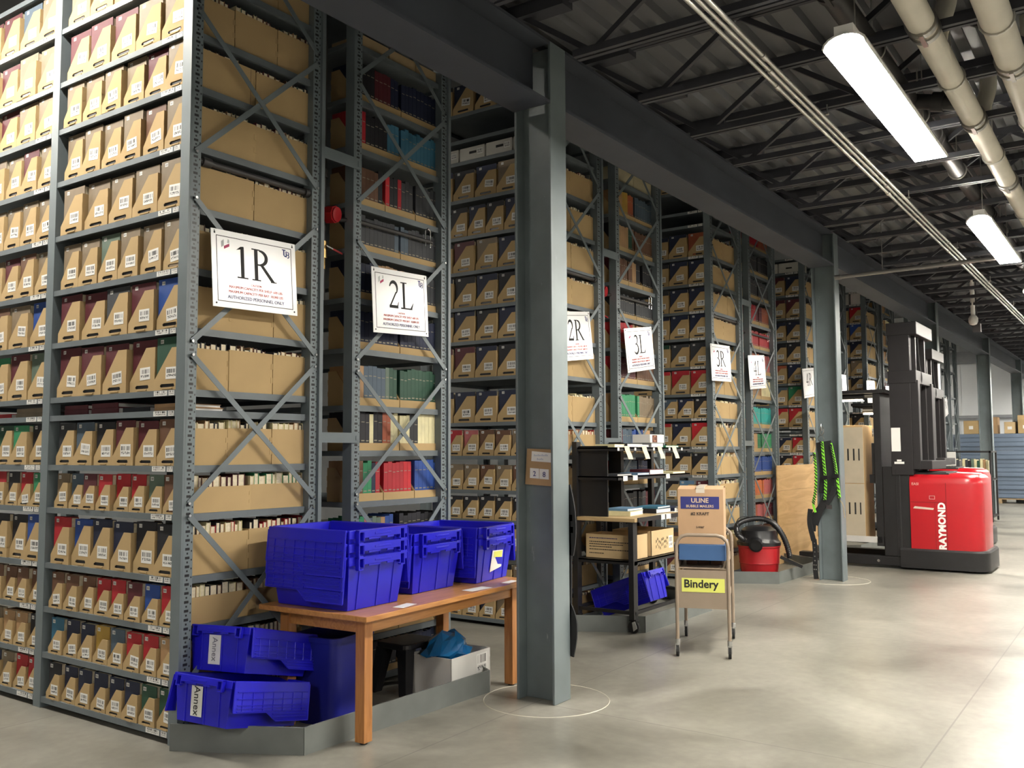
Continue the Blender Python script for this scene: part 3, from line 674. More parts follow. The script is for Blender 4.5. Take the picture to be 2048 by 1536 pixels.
def build_ranked():
    BOXES.sort(key=lambda b: -b[0]); BOOKS.sort(key=lambda b: -b[0])
    far = MB()
    for n, (sc, side, x, y, z, w, H, L, lab, front, grp) in enumerate(BOXES):
        me = box_mesh(w, H, L); rz = flip(side)
        if n < 300:
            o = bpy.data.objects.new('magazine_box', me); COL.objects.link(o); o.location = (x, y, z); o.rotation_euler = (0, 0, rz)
            o.scale.z = random.uniform(.95, 1.05) if front and side == 'R' else 1.0
            if front and side == 'R': o.rotation_euler.z += R(random.uniform(-.8, .8))
            tag(o, lab, 'magazine box', grp)
            if front and side == 'R':
                l = bpy.data.objects.new('barcode_label', label_mesh(w, H)); COL.objects.link(l); l.parent = o
                if random.random() < .4: l.rotation_euler = (R(random.uniform(-6, 6)), 0, 0); l.location = (0, random.uniform(-.008, .008), random.uniform(-.01, .012))
        else:
            T = Matrix.Translation((x, y, z)) @ Matrix.Rotation(rz, 4, 'Z')
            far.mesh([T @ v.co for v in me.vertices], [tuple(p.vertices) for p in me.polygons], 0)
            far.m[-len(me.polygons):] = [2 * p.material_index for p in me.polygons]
            if front and side == 'R':
                lm = label_mesh(w, H); ul = lm.uv_layers[0].data
                for p in lm.polygons:
                    uv = [tuple(ul[li].uv) for li in p.loop_indices]
                    far.face([T @ lm.vertices[vi].co for vi in p.vertices], 1, uv)
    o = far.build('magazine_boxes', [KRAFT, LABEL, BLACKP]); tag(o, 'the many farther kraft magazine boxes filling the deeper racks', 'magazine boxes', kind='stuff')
    far = MB(); mats = [PAGES, GILT]; idx = {}
    for n, (sc, side, x, y, z, t, wd, h, c, lab, grp, stick) in enumerate(BOOKS):
        rz = flip(side)
        if n < 300:
            o = bpy.data.objects.new('bound_volume', book_mesh(t, wd, h, side == 'L' and c not in ('cream', 'tan'))); COL.objects.link(o); o.location = (x, y, z); o.rotation_euler = (0, 0, rz)
            o.material_slots[0].link = 'OBJECT'; o.material_slots[0].material = cover(c)
            tag(o, lab, 'book', grp)
            if stick:
                l = bpy.data.objects.new('barcode_sticker', sticker_mesh(wd, h)); COL.objects.link(l); l.parent = o
        else:
            if c not in idx: idx[c] = len(mats); mats.append(cover(c))
            b = MB(); book_parts(b, t, wd, h, side == 'L' and c not in ('cream', 'tan')); T = Matrix.Translation((x, y, z)) @ Matrix.Rotation(rz, 4, 'Z')
            k = len(far.v); far.v += [T @ v for v in b.v]
            for f, mi in zip(b.f, b.m): far.f.append(tuple(i + k for i in f)); far.m.append(0 if mi == 1 else 1 if mi == 2 else idx[c])
            if stick:
                if 'L' not in idx: idx['L'] = len(mats); mats.append(LABEL)
                lm = sticker_mesh(wd, h); uv = [tuple(d.uv) for d in lm.uv_layers[0].data]
                far.face([T @ v.co for v in lm.vertices], idx['L'], uv)
    o = far.build('bound_volumes', mats); tag(o, 'the many farther bound volumes packed in boxes on the deeper racks', 'books', kind='stuff')
build_ranked()

# ------------------------------------------------------------------ hanging rack signs
def arc(cx, cy, rx, ry, a0, a1, w0, w1, n=14):
    """curved stroke whose width swells from w0 at its ends to w1 at mid-sweep: list of quads"""
    q = []; P = []
    for i in range(n + 1):
        k = i / n; a = R(a0 + (a1 - a0) * k); w = w0 + (w1 - w0) * math.sin(math.pi * k)
        P.append(((cx + (rx - w / 2) * math.cos(a), cy + (ry - w / 2) * math.sin(a)), (cx + (rx + w / 2) * math.cos(a), cy + (ry + w / 2) * math.sin(a))))
    for (a, b), (c, d) in zip(P, P[1:]): q.append([a, b, d, c])
    return q
def rc(x0, x1, y0, y1): return [(x0, y0), (x1, y0), (x1, y1), (x0, y1)]
GLYPH = {
 '1': ([rc(.22, .35, .04, .98), rc(.08, .49, 0, .045), [(.06, .86), (.24, .90), (.35, 1.0), (.22, .98)]], .58),
 '2': (arc(.30, .72, .22, .24, 165, -40, .05, .13) + [[(.42, .60), (.51, .62), (.16, .10), (.05, .06)], rc(.05, .56, 0, .11), [(.50, .10), (.56, .10), (.60, .24), (.57, .24)]], .66),
 '3': (arc(.28, .76, .20, .22, 150, -80, .05, .12) + arc(.27, .27, .25, .26, 88, -150, .06, .14) + [rc(.20, .33, .50, .56)], .60),
 '4': ([rc(.38, .50, 0, 1.0), rc(.02, .62, .26, .34), [(.02, .30), (.10, .30), (.44, .94), (.38, 1.0)], rc(.26, .62, 0, .04)], .68),
 '5': (arc(.28, .31, .25, .30, 120, -150, .06, .14) + [rc(.12, .52, .90, 1.0), [(.12, .52), (.17, .52), (.19, .95), (.14, .95)]], .60),
 '7': ([rc(.05, .56, .90, 1.0), [(.48, .92), (.56, .92), (.28, 0), (.16, 0)]], .60), '6': (arc(.30, .30, .24, .27, 0, 360, .10, .12) + arc(.50, .40, .42, .55, 180, 100, .05, .1), .62),
 'R': (arc(.30, .735, .27, .225, 92, -92, .05, .13) + [rc(.10, .235, .03, .97), rc(0, .34, 0, .04), rc(0, .32, .96, 1.0), rc(.22, .32, .485, .535), [(.32, .50), (.46, .50), (.90, .02), (.72, .04)], rc(.72, .96, 0, .035)], .98),
 'L': ([rc(.12, .25, .03, .97), rc(0, .37, .96, 1.0), rc(0, .68, 0, .055), [(.56, .05), (.68, .05), (.76, .26), (.73, .26)]], .78)}
def glyphs(m, s, x, y, h, yy=0.0):
    for ch in s:
        polys, adv = GLYPH[ch]
        for p in polys:
            f = [(x + a * h, yy, y + b * h) for a, b in p]
            m.face(f)
        x += (adv + .06) * h
    return x
def sign(word, cx, cz, deg, y=4.515, far=False, pitch=-1.0, yaw=0.0):
    t = thing('rack_sign', f'white hanging rack sign reading {word} in large serif letters', 'sign', (cx, y, cz), (R(pitch), R(-deg), R(yaw)), 'white hanging rack signs')
    w, h = .325, .235
    m = MB(); m.box(-w, w, 0, .004, -h, h); m.local('sign_panel', SIGN, t)
    m = MB()
    for a, b, c, d in ((-.29, .29, .195, .199), (-.29, .29, -.199, -.195), (-.29, -.286, -.199, .199), (.286, .29, -.199, .199)): m.box(a, b, -.0008, 0, c, d)
    m.local('border_line', INK, t)
    wd = sum(GLYPH[c][1] + .06 for c in word) * .20
    m = MB(); glyphs(m, word, -wd / 2 + .01, -.045, .20, -.001); m.local('rack_number', INK, t)
    if not far:
        X, Y = (1, 0, 0), (0, 0, 1)
        text('caution_line', 'CAUTION', .018, REDINK, t, (0, -.0006, -.080), X, Y)
        text('weight_line', 'MAXIMUM CAPACITY PER SHELF: 600 LBS', .0225, REDINK, t, (0, -.0006, -.105), X, Y)
        text('weight_line', 'MAXIMUM CAPACITY PER BAY: 18,000 LBS', .0225, REDINK, t, (0, -.0006, -.134), X, Y)
        text('authorized_line', 'AUTHORIZED PERSONNEL ONLY', .029, NAVYINK, t, (0, -.0006, -.168), X, Y)
        m = MB(); z = .165                                         # interlocking initials at upper right
        m.mesh([], []); m.box(.225, .235, -.0008, 0, z - .014, z + .02); m.box(.215, .245, -.0008, 0, z + .016, z + .022); m.box(.245, .253, -.0008, 0, z - .026, z + .012)
        for q in arc(.240, z - .006, .013, .016, 180, 360, .006, .008, 8) + arc(.258, z - .002, .012, .010, 90, -90, .006, .007, 8) + arc(.258, z - .020, .013, .010, 90, -90, .006, .007, 8): m.face([(p[0], -.0009, p[1]) for p in q])
        m.local('initials_emblem', NAVYINK, t)
        m = MB(); m.face([(-.255, -.0008, .165), (-.235, -.0008, .178), (-.235, -.0008, .140), (-.255, -.0008, .127)], 0); m.face([(-.235, -.0008, .120), (-.195, -.0008, .140), (-.195, -.0008, .158), (-.235, -.0008, .138)], 1); m.face([(-.205, -.0008, .185), (-.195, -.0008, .178), (-.195, -.0008, .160), (-.212, -.0008, .160)], 0)
        m.local('cube_emblem', [mat('pale_grey_ink', (.5, .52, .52), .6, 0, 0), mat('crimson_ink', (.5, .05, .14), .6, 0, 0)], t)
    m = MB()
    for a in (-1, 1):
        for b in (-1, 1): m.cyl((a * .30, -.001, b * .212), (a * .30, .001, b * .212), .006, 8)
    m.local('grommet', INK, t)
    m = MB()
    for a in (-1, 1): m.tube([(a * .30, -.002, .212), (a * .302, .004, .235), (a * .30, .03, .24)], .003, 6)
    m.local('wire_tie', INK, t)
sign('1R', 3.705, 2.757, 1.5, pitch=-2.6); sign('2L', 5.045, 2.75, 3, pitch=-.6, yaw=3.5); sign('2R', 7.56, 2.76, 7, pitch=-1.8, yaw=3); sign('3L', 8.90, 2.75, 8); sign('3R', 11.18, 2.775, 2); sign('4L', 12.50, 2.75, 5); sign('4R', 14.88, 2.74, 6, far=True)
sign('5L', 16.75, 2.77, 0, far=True); sign('5R', 18.85, 2.78, 3, far=True); sign('6L', 20.4, 2.76, 3, far=True); sign('7R', 26.75, 2.78, 12, far=True); sign('7L', 24.5, 2.76, 4, far=True)

# ------------------------------------------------------------------ blue attached-lid totes
def tote_proto(label_word=None):
    """open attached-lid tote, long axis x, lid halves hanging at the long sides (+-y); origin at the middle of the base"""
    L, Wd, H = .66, .51, .31
    t = thing('storage_tote', 'x', 'tote')
    def ring(z, k, ins=0.0): return [(sx * (L / 2 * k - ins), sy * (Wd / 2 * k - ins), z) for sx, sy in ((-1, -1), (1, -1), (1, 1), (-1, 1))]
    m = MB()
    A, B = ring(0, .86), ring(H - .05, .965); C, D = ring(H - .05, .965, .006), ring(.008, .86, .006)
    m.mesh(A + B, [(3, 2, 1, 0)] + [(i, (i + 1) % 4, 4 + (i + 1) % 4, 4 + i) for i in range(4)])
    T = ring(H, .965, .006)
    m.mesh(T + D, [(i, (i + 1) % 4, 4 + (i + 1) % 4, 4 + i) for i in range(4)] + [(4, 5, 6, 7)])
    O1, O2 = ring(H - .05, 1.0), ring(H, 1.0)
    m.mesh(O1 + O2 + T + B, [(i, (i + 1) % 4, 4 + (i + 1) % 4, 4 + i) for i in range(4)] + [(4 + i, 4 + (i + 1) % 4, 8 + (i + 1) % 4, 8 + i) for i in range(4)] + [(i, 12 + i, 12 + (i + 1) % 4, (i + 1) % 4) for i in range(4)])
    for sx in (-1, 1):                                      # upright ribs on the short ends
        for yy in (-.15, -.02, .15):
            vs = []
            for z, k in ((.0, .86), (H - .05, .965)):
                x = sx * L / 2 * k
                vs += [(x, yy - .006, z), (x + sx * .005, yy - .006, z), (x + sx * .005, yy + .006, z), (x, yy + .006, z)]
            m.mesh(vs, ((0,1,5,4),(1,2,6,5),(2,3,7,6),(3,0,4,7),(0,3,2,1),(4,5,6,7)))
    m.local('tote_body', BLUE, t, bevel=.004)
    for sx in (-1, 1):                                      # moulded grips at the short ends
        m = MB(); x0 = sx * L / 2
        def bx(a, b, c, d, e, f): m.box(min(x0 + sx * a, x0 + sx * b), max(x0 + sx * a, x0 + sx * b), c, d, e, f)
        bx(0, .030, -.205, .205, H - .012, H); bx(.024, .030, -.16, .16, H - .045, H - .010); bx(.030, .033, -.07, .07, H - .030, H - .018)
        bx(0, .028, -.205, -.195, H - .075, H); bx(0, .028, .195, .205, H - .075, H); bx(0, .028, -.165, -.157, H - .062, H); bx(0, .028, .157, .165, H - .062, H)
        bx(.004, .028, -.205, -.165, H - .078, H - .070); bx(.004, .028, .165, .205, H - .078, H - .070)
        bx(.022, .028, -.10, -.04, H - .056, H - .045); bx(.022, .028, .02, .12, H - .056, H - .045)
        m.local('grip', BLUE, t, bevel=.002)
    for sy in (-1, 1):                                      # lid halves folded down outside the long sides
        m = MB(); l0 = L / 2 - .012; y0 = Wd / 2 + .006
        T2 = lambda x, d, o: (x, sy * (y0 + o + d * .10), H - .004 - d)        # d = distance below the hinge
        s = sy
        prof = [(-l0 * s, 0), (l0 * s, 0), (l0 * s, .195), (.05 * s, .195), (-.03 * s, .255), (-l0 * s, .255)]
        n = len(prof); vs = [T2(a, d, .002) for a, d in prof] + [T2(a, d, .012) for a, d in prof]
        m.mesh(vs, [tuple(range(n)), tuple(range(2 * n - 1, n - 1, -1))] + [(i, n + i, n + (i + 1) % n, (i + 1) % n) for i in range(n)])
        for d in (.060, .105, .145, .165, .185):
            for a, b in ((-l0 * .93, l0 * .93),):
                m.mesh([T2(a, d, .010), T2(b, d, .010), T2(b, d + .005, .010), T2(a, d + .005, .010), T2(a, d, .020), T2(b, d, .020), T2(b, d + .005, .020), T2(a, d + .005, .020)], ((0,1,2,3),(4,7,6,5),(0,4,5,1),(1,5,6,2),(2,6,7,3),(3,7,4,0)))
        for d in (.205, .225):
            a, b = sorted((-l0 * s * .93, -.0 * s))
            m.mesh([T2(a, d, .010), T2(b, d, .010), T2(b, d + .005, .010), T2(a, d + .005, .010), T2(a, d, .020), T2(b, d, .020), T2(b, d + .005, .020), T2(a, d + .005, .020)], ((0,1,2,3),(4,7,6,5),(0,4,5,1),(1,5,6,2),(2,6,7,3),(3,7,4,0)))
        for k in range(7):
            x = -l0 * .8 + k * l0 * 1.6 / 6
            m.mesh([T2(x - .003, .06, .010), T2(x + .003, .06, .010), T2(x + .003, .19, .010), T2(x - .003, .19, .010), T2(x - .003, .06, .017), T2(x + .003, .06, .017), T2(x + .003, .19, .017), T2(x - .003, .19, .017)], ((0,1,2,3),(4,7,6,5),(0,4,5,1),(1,5,6,2),(2,6,7,3),(3,7,4,0)))
        m.tube([(-l0, sy * (y0 + .004), H - .004), (l0, sy * (y0 + .004), H - .004)], .008, 8)
        m.tube([T2(a, d, .012) for a, d in prof[2:]], .0045, 6); m.tube([T2(l0 * s, 0.01, .012), T2(l0 * s, .195, .012)], .0045, 6); m.tube([T2(-l0 * s, 0.01, .012), T2(-l0 * s, .255, .012)], .0045, 6)
        m.local('lid_half', BLUE, t, bevel=.0015)
    return t
proto = tote_proto()
used = [False]
def tote(loc, rot, label, group):
    o = proto if not used[0] else copy_tree(proto)
    used[0] = True
    o.location = loc; o.rotation_euler = rot; tag(o, label, 'tote', group); return o
TZ = .738
for k in range(3): tote((4.055, 4.13, TZ + k * .076), (0, 0, R(91.5)), f"blue plastic tote, {['bottom', 'middle', 'top'][k]} of the stack of three on the near table end", 'blue totes on the wooden table')
for k in range(2): tote((4.74, 4.24, TZ + k * .076), (0, 0, R(92)), f"blue plastic tote, {['lower', 'upper'][k]} of the pair at the middle of the wooden table", 'blue totes on the wooden table')
s3 = []
for k in range(2): s3.append(tote((5.32, 4.20, TZ + k * .076), (0, 0, R(97)), f"blue plastic tote, {['lower one with torn yellow label', 'upper one'][k]}, pair nearest the grey column", 'blue totes on the wooden table'))
m = MB(); zc = .155; xx = lambda z: -.33 * (.86 + .105 * z / .26) - .0065
def onend(y, z): return (xx(z), y, z)
m.face([onend(.055, .06), onend(-.11, .085), onend(-.11, .205), onend(.045, .212)], 0)
m.face([tuple(Vector(p) - Vector((.0003, 0, 0))) for p in (onend(.02, .16), onend(-.10, .145), onend(-.10, .20), onend(.025, .203))], 1)
m.face([(p[0] - .0004, p[1], p[2]) for p in (onend(-.111, .152), onend(-.0, .162), onend(-.05, .108), onend(-.111, .10))], 2)
m.local('torn_label', [WHITE, YELLOW, BLUE], s3[0])
an = []
for k, (cor, rot, lb) in enumerate((((3.265, 4.115, .425), (0, R(12.5), R(6)), 'blue tote with printed Annex label resting tilted on the guard rail'), ((3.45, 4.20, .672), (R(-1.5), R(14), R(10)), 'blue tote with handwritten Annex label, atop another tilted tote'))):
    E_ = Euler(rot).to_matrix(); S_ = Vector((.95, .86, .80)); q_ = Vector((-.33, -.255, .31)) * S_
    o = tote(Vector(cor) - E_ @ q_, rot, lb, 'blue Annex totes by the rack foot'); o.scale = S_; an.append(o)
    m = MB(); y0 = .035 if k else .045; a = [onend(y0 + .05, .045), onend(y0 - .05, .045), onend(y0 - .05, .245), onend(y0 + .05, .245)]
    m.face(a); m.local('paper_label', WHITE, o)
    nrm = (-1, 0, .1)
    p = onend(y0, .147); p = (p[0] - .0015, p[1], p[2])
    text('annex_lettering', 'Annex', .074 if not k else .062, INK if not k else mat('pencil_grey', (.22, .22, .24), .7, 0, 0), o, p, (.125, 0, -1), (0, -1, 0))

# ------------------------------------------------------------------ wooden table
TR = R(2.2)
t = thing('wooden_table', 'golden oak work table carrying stacks of blue totes', 'table', (3.775, 3.625, 0), (0, 0, TR))
L, Wd = 1.80, .86
m = MB(); m.box(0, L, 0, Wd, .705, .736); m.local('tabletop', OAKX, t, bevel=.004)
m = MB()
for a, b, c, d in ((.15, L - .15, .105, .13), (.15, L - .15, Wd - .13, Wd - .105), (.105, .13, .15, Wd - .15), (L - .13, L - .105, .15, Wd - .15)): m.box(a, b, c, d, .62, .704)
m.local('apron', OAKX, t, bevel=.002)
for x in (.09, L - .16):
    for y in (.09, Wd - .16):
        m = MB(); m.box(x, x + .07, y, y + .07, .012, .705); lg = m.local('leg', OAKZ, t, bevel=.003)
        m = MB(); m.lathe([(.022, 0), (.022, .006), (.012, .012)], (x + .035, y + .035, 0), 12); m.local('leg_glide', BLACKP, lg)
for i, (x, y, r, w, l) in enumerate(((.42, .03, 8, .07, .16), (1.18, .03, -3, .09, .22), (1.58, .04, 4, .06, .15))):
    m = MB(); m.box(-l / 2, l / 2, 0, w, 0, .0012)
    p = Matrix.Rotation(TR, 4, 'Z') @ Vector((x, y, 0))
    o = m.local('paper_slip', WHITE, None); o.location = (3.775 + p.x, 3.625 + p.y, .7365); o.rotation_euler = (0, 0, TR + R(r))
    tag(o, ['white paper slip on the table beside the stack of three totes', 'white paper slip on the table beside the middle tote pair', 'white paper slip on the table below the torn yellow label'][i], 'paper slip', 'paper slips on the table edge')

# under the table: bin, stool, white carton with a blue bag
m = MB(); c0 = (4.16, 4.28, 0)
def rr(w, d, z, r=.06, n=4):
    o = []
    for cx, cy, a0 in ((w / 2 - r, d / 2 - r, 0), (-w / 2 + r, d / 2 - r, 90), (-w / 2 + r, -d / 2 + r, 180), (w / 2 - r, -d / 2 + r, 270)):
        for k in range(n + 1): a = R(a0 + 90 * k / n); o.append((cx + r * math.cos(a), cy + r * math.sin(a), z))
    return o
def loft(m, rings, cap0=True, cap1=True, mi=0):
    n = len(rings[0]); fs = []
    for i in range(len(rings) - 1): fs += [(i * n + k, i * n + (k + 1) % n, (i + 1) * n + (k + 1) % n, (i + 1) * n + k) for k in range(n)]
    if cap0: fs.append(tuple(range(n - 1, -1, -1)))
    if cap1: fs.append(tuple((len(rings) - 1) * n + k for k in range(n)))
    m.mesh([p for r_ in rings for p in r_], fs, mi)
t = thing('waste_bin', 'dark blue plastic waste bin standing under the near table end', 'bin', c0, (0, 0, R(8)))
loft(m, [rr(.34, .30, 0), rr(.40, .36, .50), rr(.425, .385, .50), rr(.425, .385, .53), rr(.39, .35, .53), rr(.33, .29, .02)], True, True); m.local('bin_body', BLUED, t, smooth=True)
t = thing('step_stool', 'black plastic step stool in the shadow under the table', 'stool', (4.95, 4.36, 0))
m = MB(); loft(m, [rr(.34, .28, .30, .05), rr(.35, .29, .31, .05), rr(.35, .29, .335, .05), rr(.33, .27, .34, .05)]); m.local('stool_top', BLACKP, t)
for sx in (-1, 1):
    for sy in (-1, 1):
        m = MB(); m.mesh([(sx * .17 + a, sy * .14 + b, 0) for a, b in ((-.035, -.03), (.035, -.03), (.035, .03), (-.035, .03))] + [(sx * .12 + a, sy * .095 + b, .305) for a, b in ((-.045, -.04), (.045, -.04), (.045, .04), (-.045, .04))], ((0,3,2,1),(4,5,6,7),(0,1,5,4),(1,2,6,5),(2,3,7,6),(3,0,4,7)))
        m.local('leg', BLACKP, t)
t = thing('white_carton', 'low open white carton with printed panel beside the guard rail', 'carton', (5.10, 4.09, 0), (0, 0, R(2)))
m = MB(); w, d, h = .46, .36, .27
for a, b, c, e in ((-w / 2, w / 2, -d / 2, -d / 2 + .006), (-w / 2, w / 2, d / 2 - .006, d / 2), (-w / 2, -w / 2 + .006, -d / 2, d / 2), (w / 2 - .006, w / 2, -d / 2, d / 2)): m.box(a, b, c, e, 0, h)
m.box(-w / 2, w / 2, -d / 2, d / 2, 0, .006); m.local('carton_walls', mat('white_board', (.66, .65, .62), .75, 0, .04), t)
m = MB(); m.face([(.06, -d / 2 - .001, .12), (.19, -d / 2 - .001, .12), (.19, -d / 2 - .001, .25), (.06, -d / 2 - .001, .25)], 0, [(0, .1), (1, .1), (1, .9), (0, .9)]); m.local('printed_panel', LABEL, t)
m = MB(); rings = []; rnd = random.Random(3)
for z, r in ((0, .09), (.08, .105), (.15, .115), (.225, .13), (.245, .165), (.26, .15), (.33, .11), (.37, .06)):
    rings.append([((r + rnd.uniform(-.028, .028)) * math.cos(2 * math.pi * k / 14) * 1.12 + z * .10, (r + rnd.uniform(-.028, .028)) * math.sin(2 * math.pi * k / 14) * .95, z + rnd.uniform(-.02, .02)) for k in range(14)])
loft(m, rings); o = m.local('plastic_bag', BAG, None); o.location = (5.03, 4.09, .03)
tag(o, 'shiny blue plastic film bag bulging out of the low white carton', 'bag')

# ------------------------------------------------------------------ number board on the first column
t = thing('number_board', 'kraft cardboard number board showing 2 and 8 taped to the scuffed column', 'notice', (5.238, 3.42, 1.545), (0, R(0), 0), None)
m = MB(); m.prism([(.105, .125), (-.105, .118), (-.117, -.13), (.122, -.118)], 'x', -.006, 0); m.local('board', KRAFT3, t)
m = MB(); m.prism([(.065, .108), (-.098, .094), (-.09, .03), (.07, .04)], 'x', -.0075, -.006); m.local('notice_paper', WHITE, t)
ps = mat('faint_ink', (.45, .5, .6), .7, 0, 0)
m = MB()
for z, n, y in ((.078, 11, .045), (.052, 5, .02)):
    for k in range(n):
        m.box(-.0078, -.0075, y - .004, y + .002, z - .005, z + .004 + .004 * (k % 3 == 0)); y -= .0105
m.local('faint_print', ps, t)
for y, z, c in ((.044, -.045, '2'), (-.034, -.05, '8')):
    m = MB(); m.prism([(y + .036, z + .038), (y - .037, z + .034), (y - .037, z - .034), (y + .038, z - .03)], 'x', -.0075, -.006); cd = m.local('number_card', WHITE, t)
    text('numeral', c, .05, NAVYINK, cd, (-.0085, y, z - .002), (0, -1, .05), (0, 0, 1))

# ------------------------------------------------------------------ black media cart behind the column
CX, CYy, CL, CW = 7.555, 3.92, 1.62, .64
t = thing('work_cart', 'tall black metal work cart with a wooden bench top, loaded with books', 'cart', (CX, CYy, 0))
for x in (0, CL - .05):
    for y in (0, CW - .05):
        m = MB(); m.box(CX + x - (.02 if x == 0 else 0), CX + x + .06, CYy + y, CYy + y + .05, .125, 1.0 if y == 0 else 1.74); lg = m.build('leg', BLACK, t)
        m = MB(); cx, cy = CX + x + .025, CYy + y + .025
        m.cyl((cx - .015, cy, .055), (cx + .015, cy, .055), .055, 16); m.box(cx - .03, cx + .03, cy - .035, cy + .035, .11, .125); m.box(cx - .03, cx - .022, cy - .02, cy + .02, .04, .115); m.box(cx + .022, cx + .03, cy - .02, cy + .02, .04, .115)
        m.build('caster', RUBBER, lg, (CX, CYy, 0))
        if x == 0 and y == 0:
            m = MB(); m.mesh([(cx - .036, cy - .05, .05), (cx - .028, cy - .01, .02), (cx - .028, cy + .005, .10), (cx - .036, cy - .03, .115), (cx - .042, cy - .05, .05), (cx - .034, cy - .01, .02), (cx - .034, cy + .005, .10), (cx - .042, cy - .03, .115)], ((0,1,2,3),(7,6,5,4),(0,4,5,1),(1,5,6,2),(2,6,7,3),(3,7,4,0))); m.build('brake_lever', CHROME, lg, (CX, CYy, 0))
m = MB(); m.box(CX - .02, CX + CL + .02, CYy - .02, CYy + CW, 1.0, 1.035); m.build('bench_top', BENCH, t, bevel=.003)
m = MB(); m.box(CX + .03, CX + CL, CYy - .03, CYy - .02, 1.0, 1.04); m.build('edge_strip', BLACKP, t)
for z, y0, nm in ((1.415, .16, 'shelf'), (1.685, .16, 'shelf'), (.645, 0, 'shelf')):
    m = MB(); m.box(CX + .0, CX + CL, CYy + y0, CYy + CW, z - .012, z); m.box(CX, CX + CL, CYy + y0, CYy + y0 + .008, z - .035, z); m.box(CX, CX + .008, CYy + y0, CYy + CW, z - .035, z); m.build(nm, BLACK, t)
m = MB(); m.box(CX, CX + CL, CYy + .005, CYy + .03, .165, .195); m.box(CX, CX + .025, CYy, CYy + CW, .165, .195); m.box(CX, CX + CL, CYy + CW - .03, CYy + CW, .165, .195); m.box(CX + CL - .025, CX + CL, CYy, CYy + CW, .165, .195); m.build('bottom_rail', BLACK, t)
m = MB(); m.box(CX + .02, CX + .035, CYy + .28, CYy + CW, 1.04, 1.70); m.build('end_panel', BLACK, t)
m = MB(); m.box(CX + .7, CX + .76, CYy + .50, CYy + CW, 1.04, 1.74); m.build('upright', BLACK, t)
for i, x in enumerate((.0, .34, .74, 1.10, 1.40)):
    m = MB(); m.box(x + CX + .0, x + CX + .035, CYy + .158, CYy + .1605, 1.655, 1.683); m.build('shelf_tag', WHITE, t)
def flatbook(name, x, y, z, l, w, h, m1, lab, grp, rot=0, pages=True, cat='book'):
    m = MB(); c = min(.004, h * .2)
    m.box(-l / 2, l / 2, -w / 2, w / 2, 0, c, 0); m.box(-l / 2, l / 2, -w / 2, w / 2, h - c, h, 0)
    if pages: m.box(-l / 2 + .004, l / 2 - .004, -w / 2 + .004, w / 2 - .004, c, h - c, 1); m.box(-l / 2, -l / 2 + .005, -w / 2, w / 2, c, h - c, 0)
    o = m.build(name, [m1, WHITE]); o.location = (x, y, z); o.rotation_euler = (0, 0, R(rot))
    return tag(o, lab, cat, grp)
g = 'books and slips lying on the work cart'
Z1, Z2, Z3 = 1.686, 1.416, 1.036
for i, (x, y, z, l, w, h, m1, lab, r) in enumerate((
    (CX + .20, CYy + .34, Z1, .26, .20, .030, cover('cream'), 'cream book lying at the near end of the cart top shelf', 4),
    (CX + .46, CYy + .32, Z1, .30, .22, .038, cover('black'), 'black book lying on the cart top shelf beside the cream one', -3),
    (CX + .72, CYy + .33, Z1, .22, .20, .032, cover('navy'), 'navy book lying at the middle of the cart top shelf', 6),
    (CX + .96, CYy + .34, Z1, .30, .24, .045, cover('grey'), 'grey book under the white cased set on the cart top shelf', 2),
    (CX + 1.32, CYy + .33, Z1, .30, .22, .022, cover('green'), 'thin green book lying at the far end of the cart top shelf', -2),
    (CX + .30, CYy + .36, Z2, .36, .22, .018, cover('charcoal'), 'thin dark book lying near the front of the cart second shelf', 5),
    (CX + .62, CYy + .30, Z2, .24, .20, .022, cover('pale blue'), 'pale blue pamphlet on the cart second shelf', -4),
    (CX + .88, CYy + .30, Z2, .32, .22, .050, cover('maroon'), 'thick maroon book lying on the cart second shelf', 0),
    (CX + 1.34, CYy + .28, Z2, .34, .24, .020, cover('cream'), 'cream folder lying at the far end of the cart second shelf', 3),
    (CX + .38, CYy + .30, Z3, .34, .26, .045, cover('cream'), 'cream paper stack lying on the bench top near the column', 6),
    (CX + .40, CYy + .31, Z3 + .046, .32, .24, .022, cover('pale blue'), 'pale booklet on the cream paper stack of the bench top', 0),
    (CX + .86, CYy + .22, Z3, .30, .22, .045, cover('black'), 'black book lying at the bench top middle', -3),
    (CX + .88, CYy + .23, Z3 + .046, .34, .22, .020, cover('steel blue'), 'steel blue book resting on the black book of the bench top', 4),
    (CX + 1.22, CYy + .22, Z3, .30, .24, .040, cover('navy'), 'navy book lying on the bench top beside the mailer box', 2))):
    flatbook('flat_book', x, y, z, l, w, h, m1, lab, g, r)
t2 = thing('boxed_set', 'white cased set with red and brown front, standing on the cart top shelf', 'book set', (CX + .98, CYy + .33, Z1 + .046))
m = MB(); m.box(-.16, .16, -.10, .10, 0, .085); m.local('case', WHITE, t2, bevel=.003); m = MB(); m.box(-.11, .0, -.1015, -.1, .004, .078); m.local('front_print', mat('brown_print', (.12, .03, .02), .5, 0, .2), t2)
m = MB(); n = 20
m.mesh([(-.055 + r * math.cos(R(40 + 280 * k / n)), -.102, .042 + r * math.sin(R(40 + 280 * k / n))) for k in range(n + 1) for r in (.022, .028)], [(2 * k, 2 * k + 1, 2 * k + 3, 2 * k + 2) for k in range(n)]); m.local('ring_print', mat('pale_orange_print', (.8, .4, .2), .5, 0, 0), t2)
wh = ['first', 'second', 'third', 'fourth']
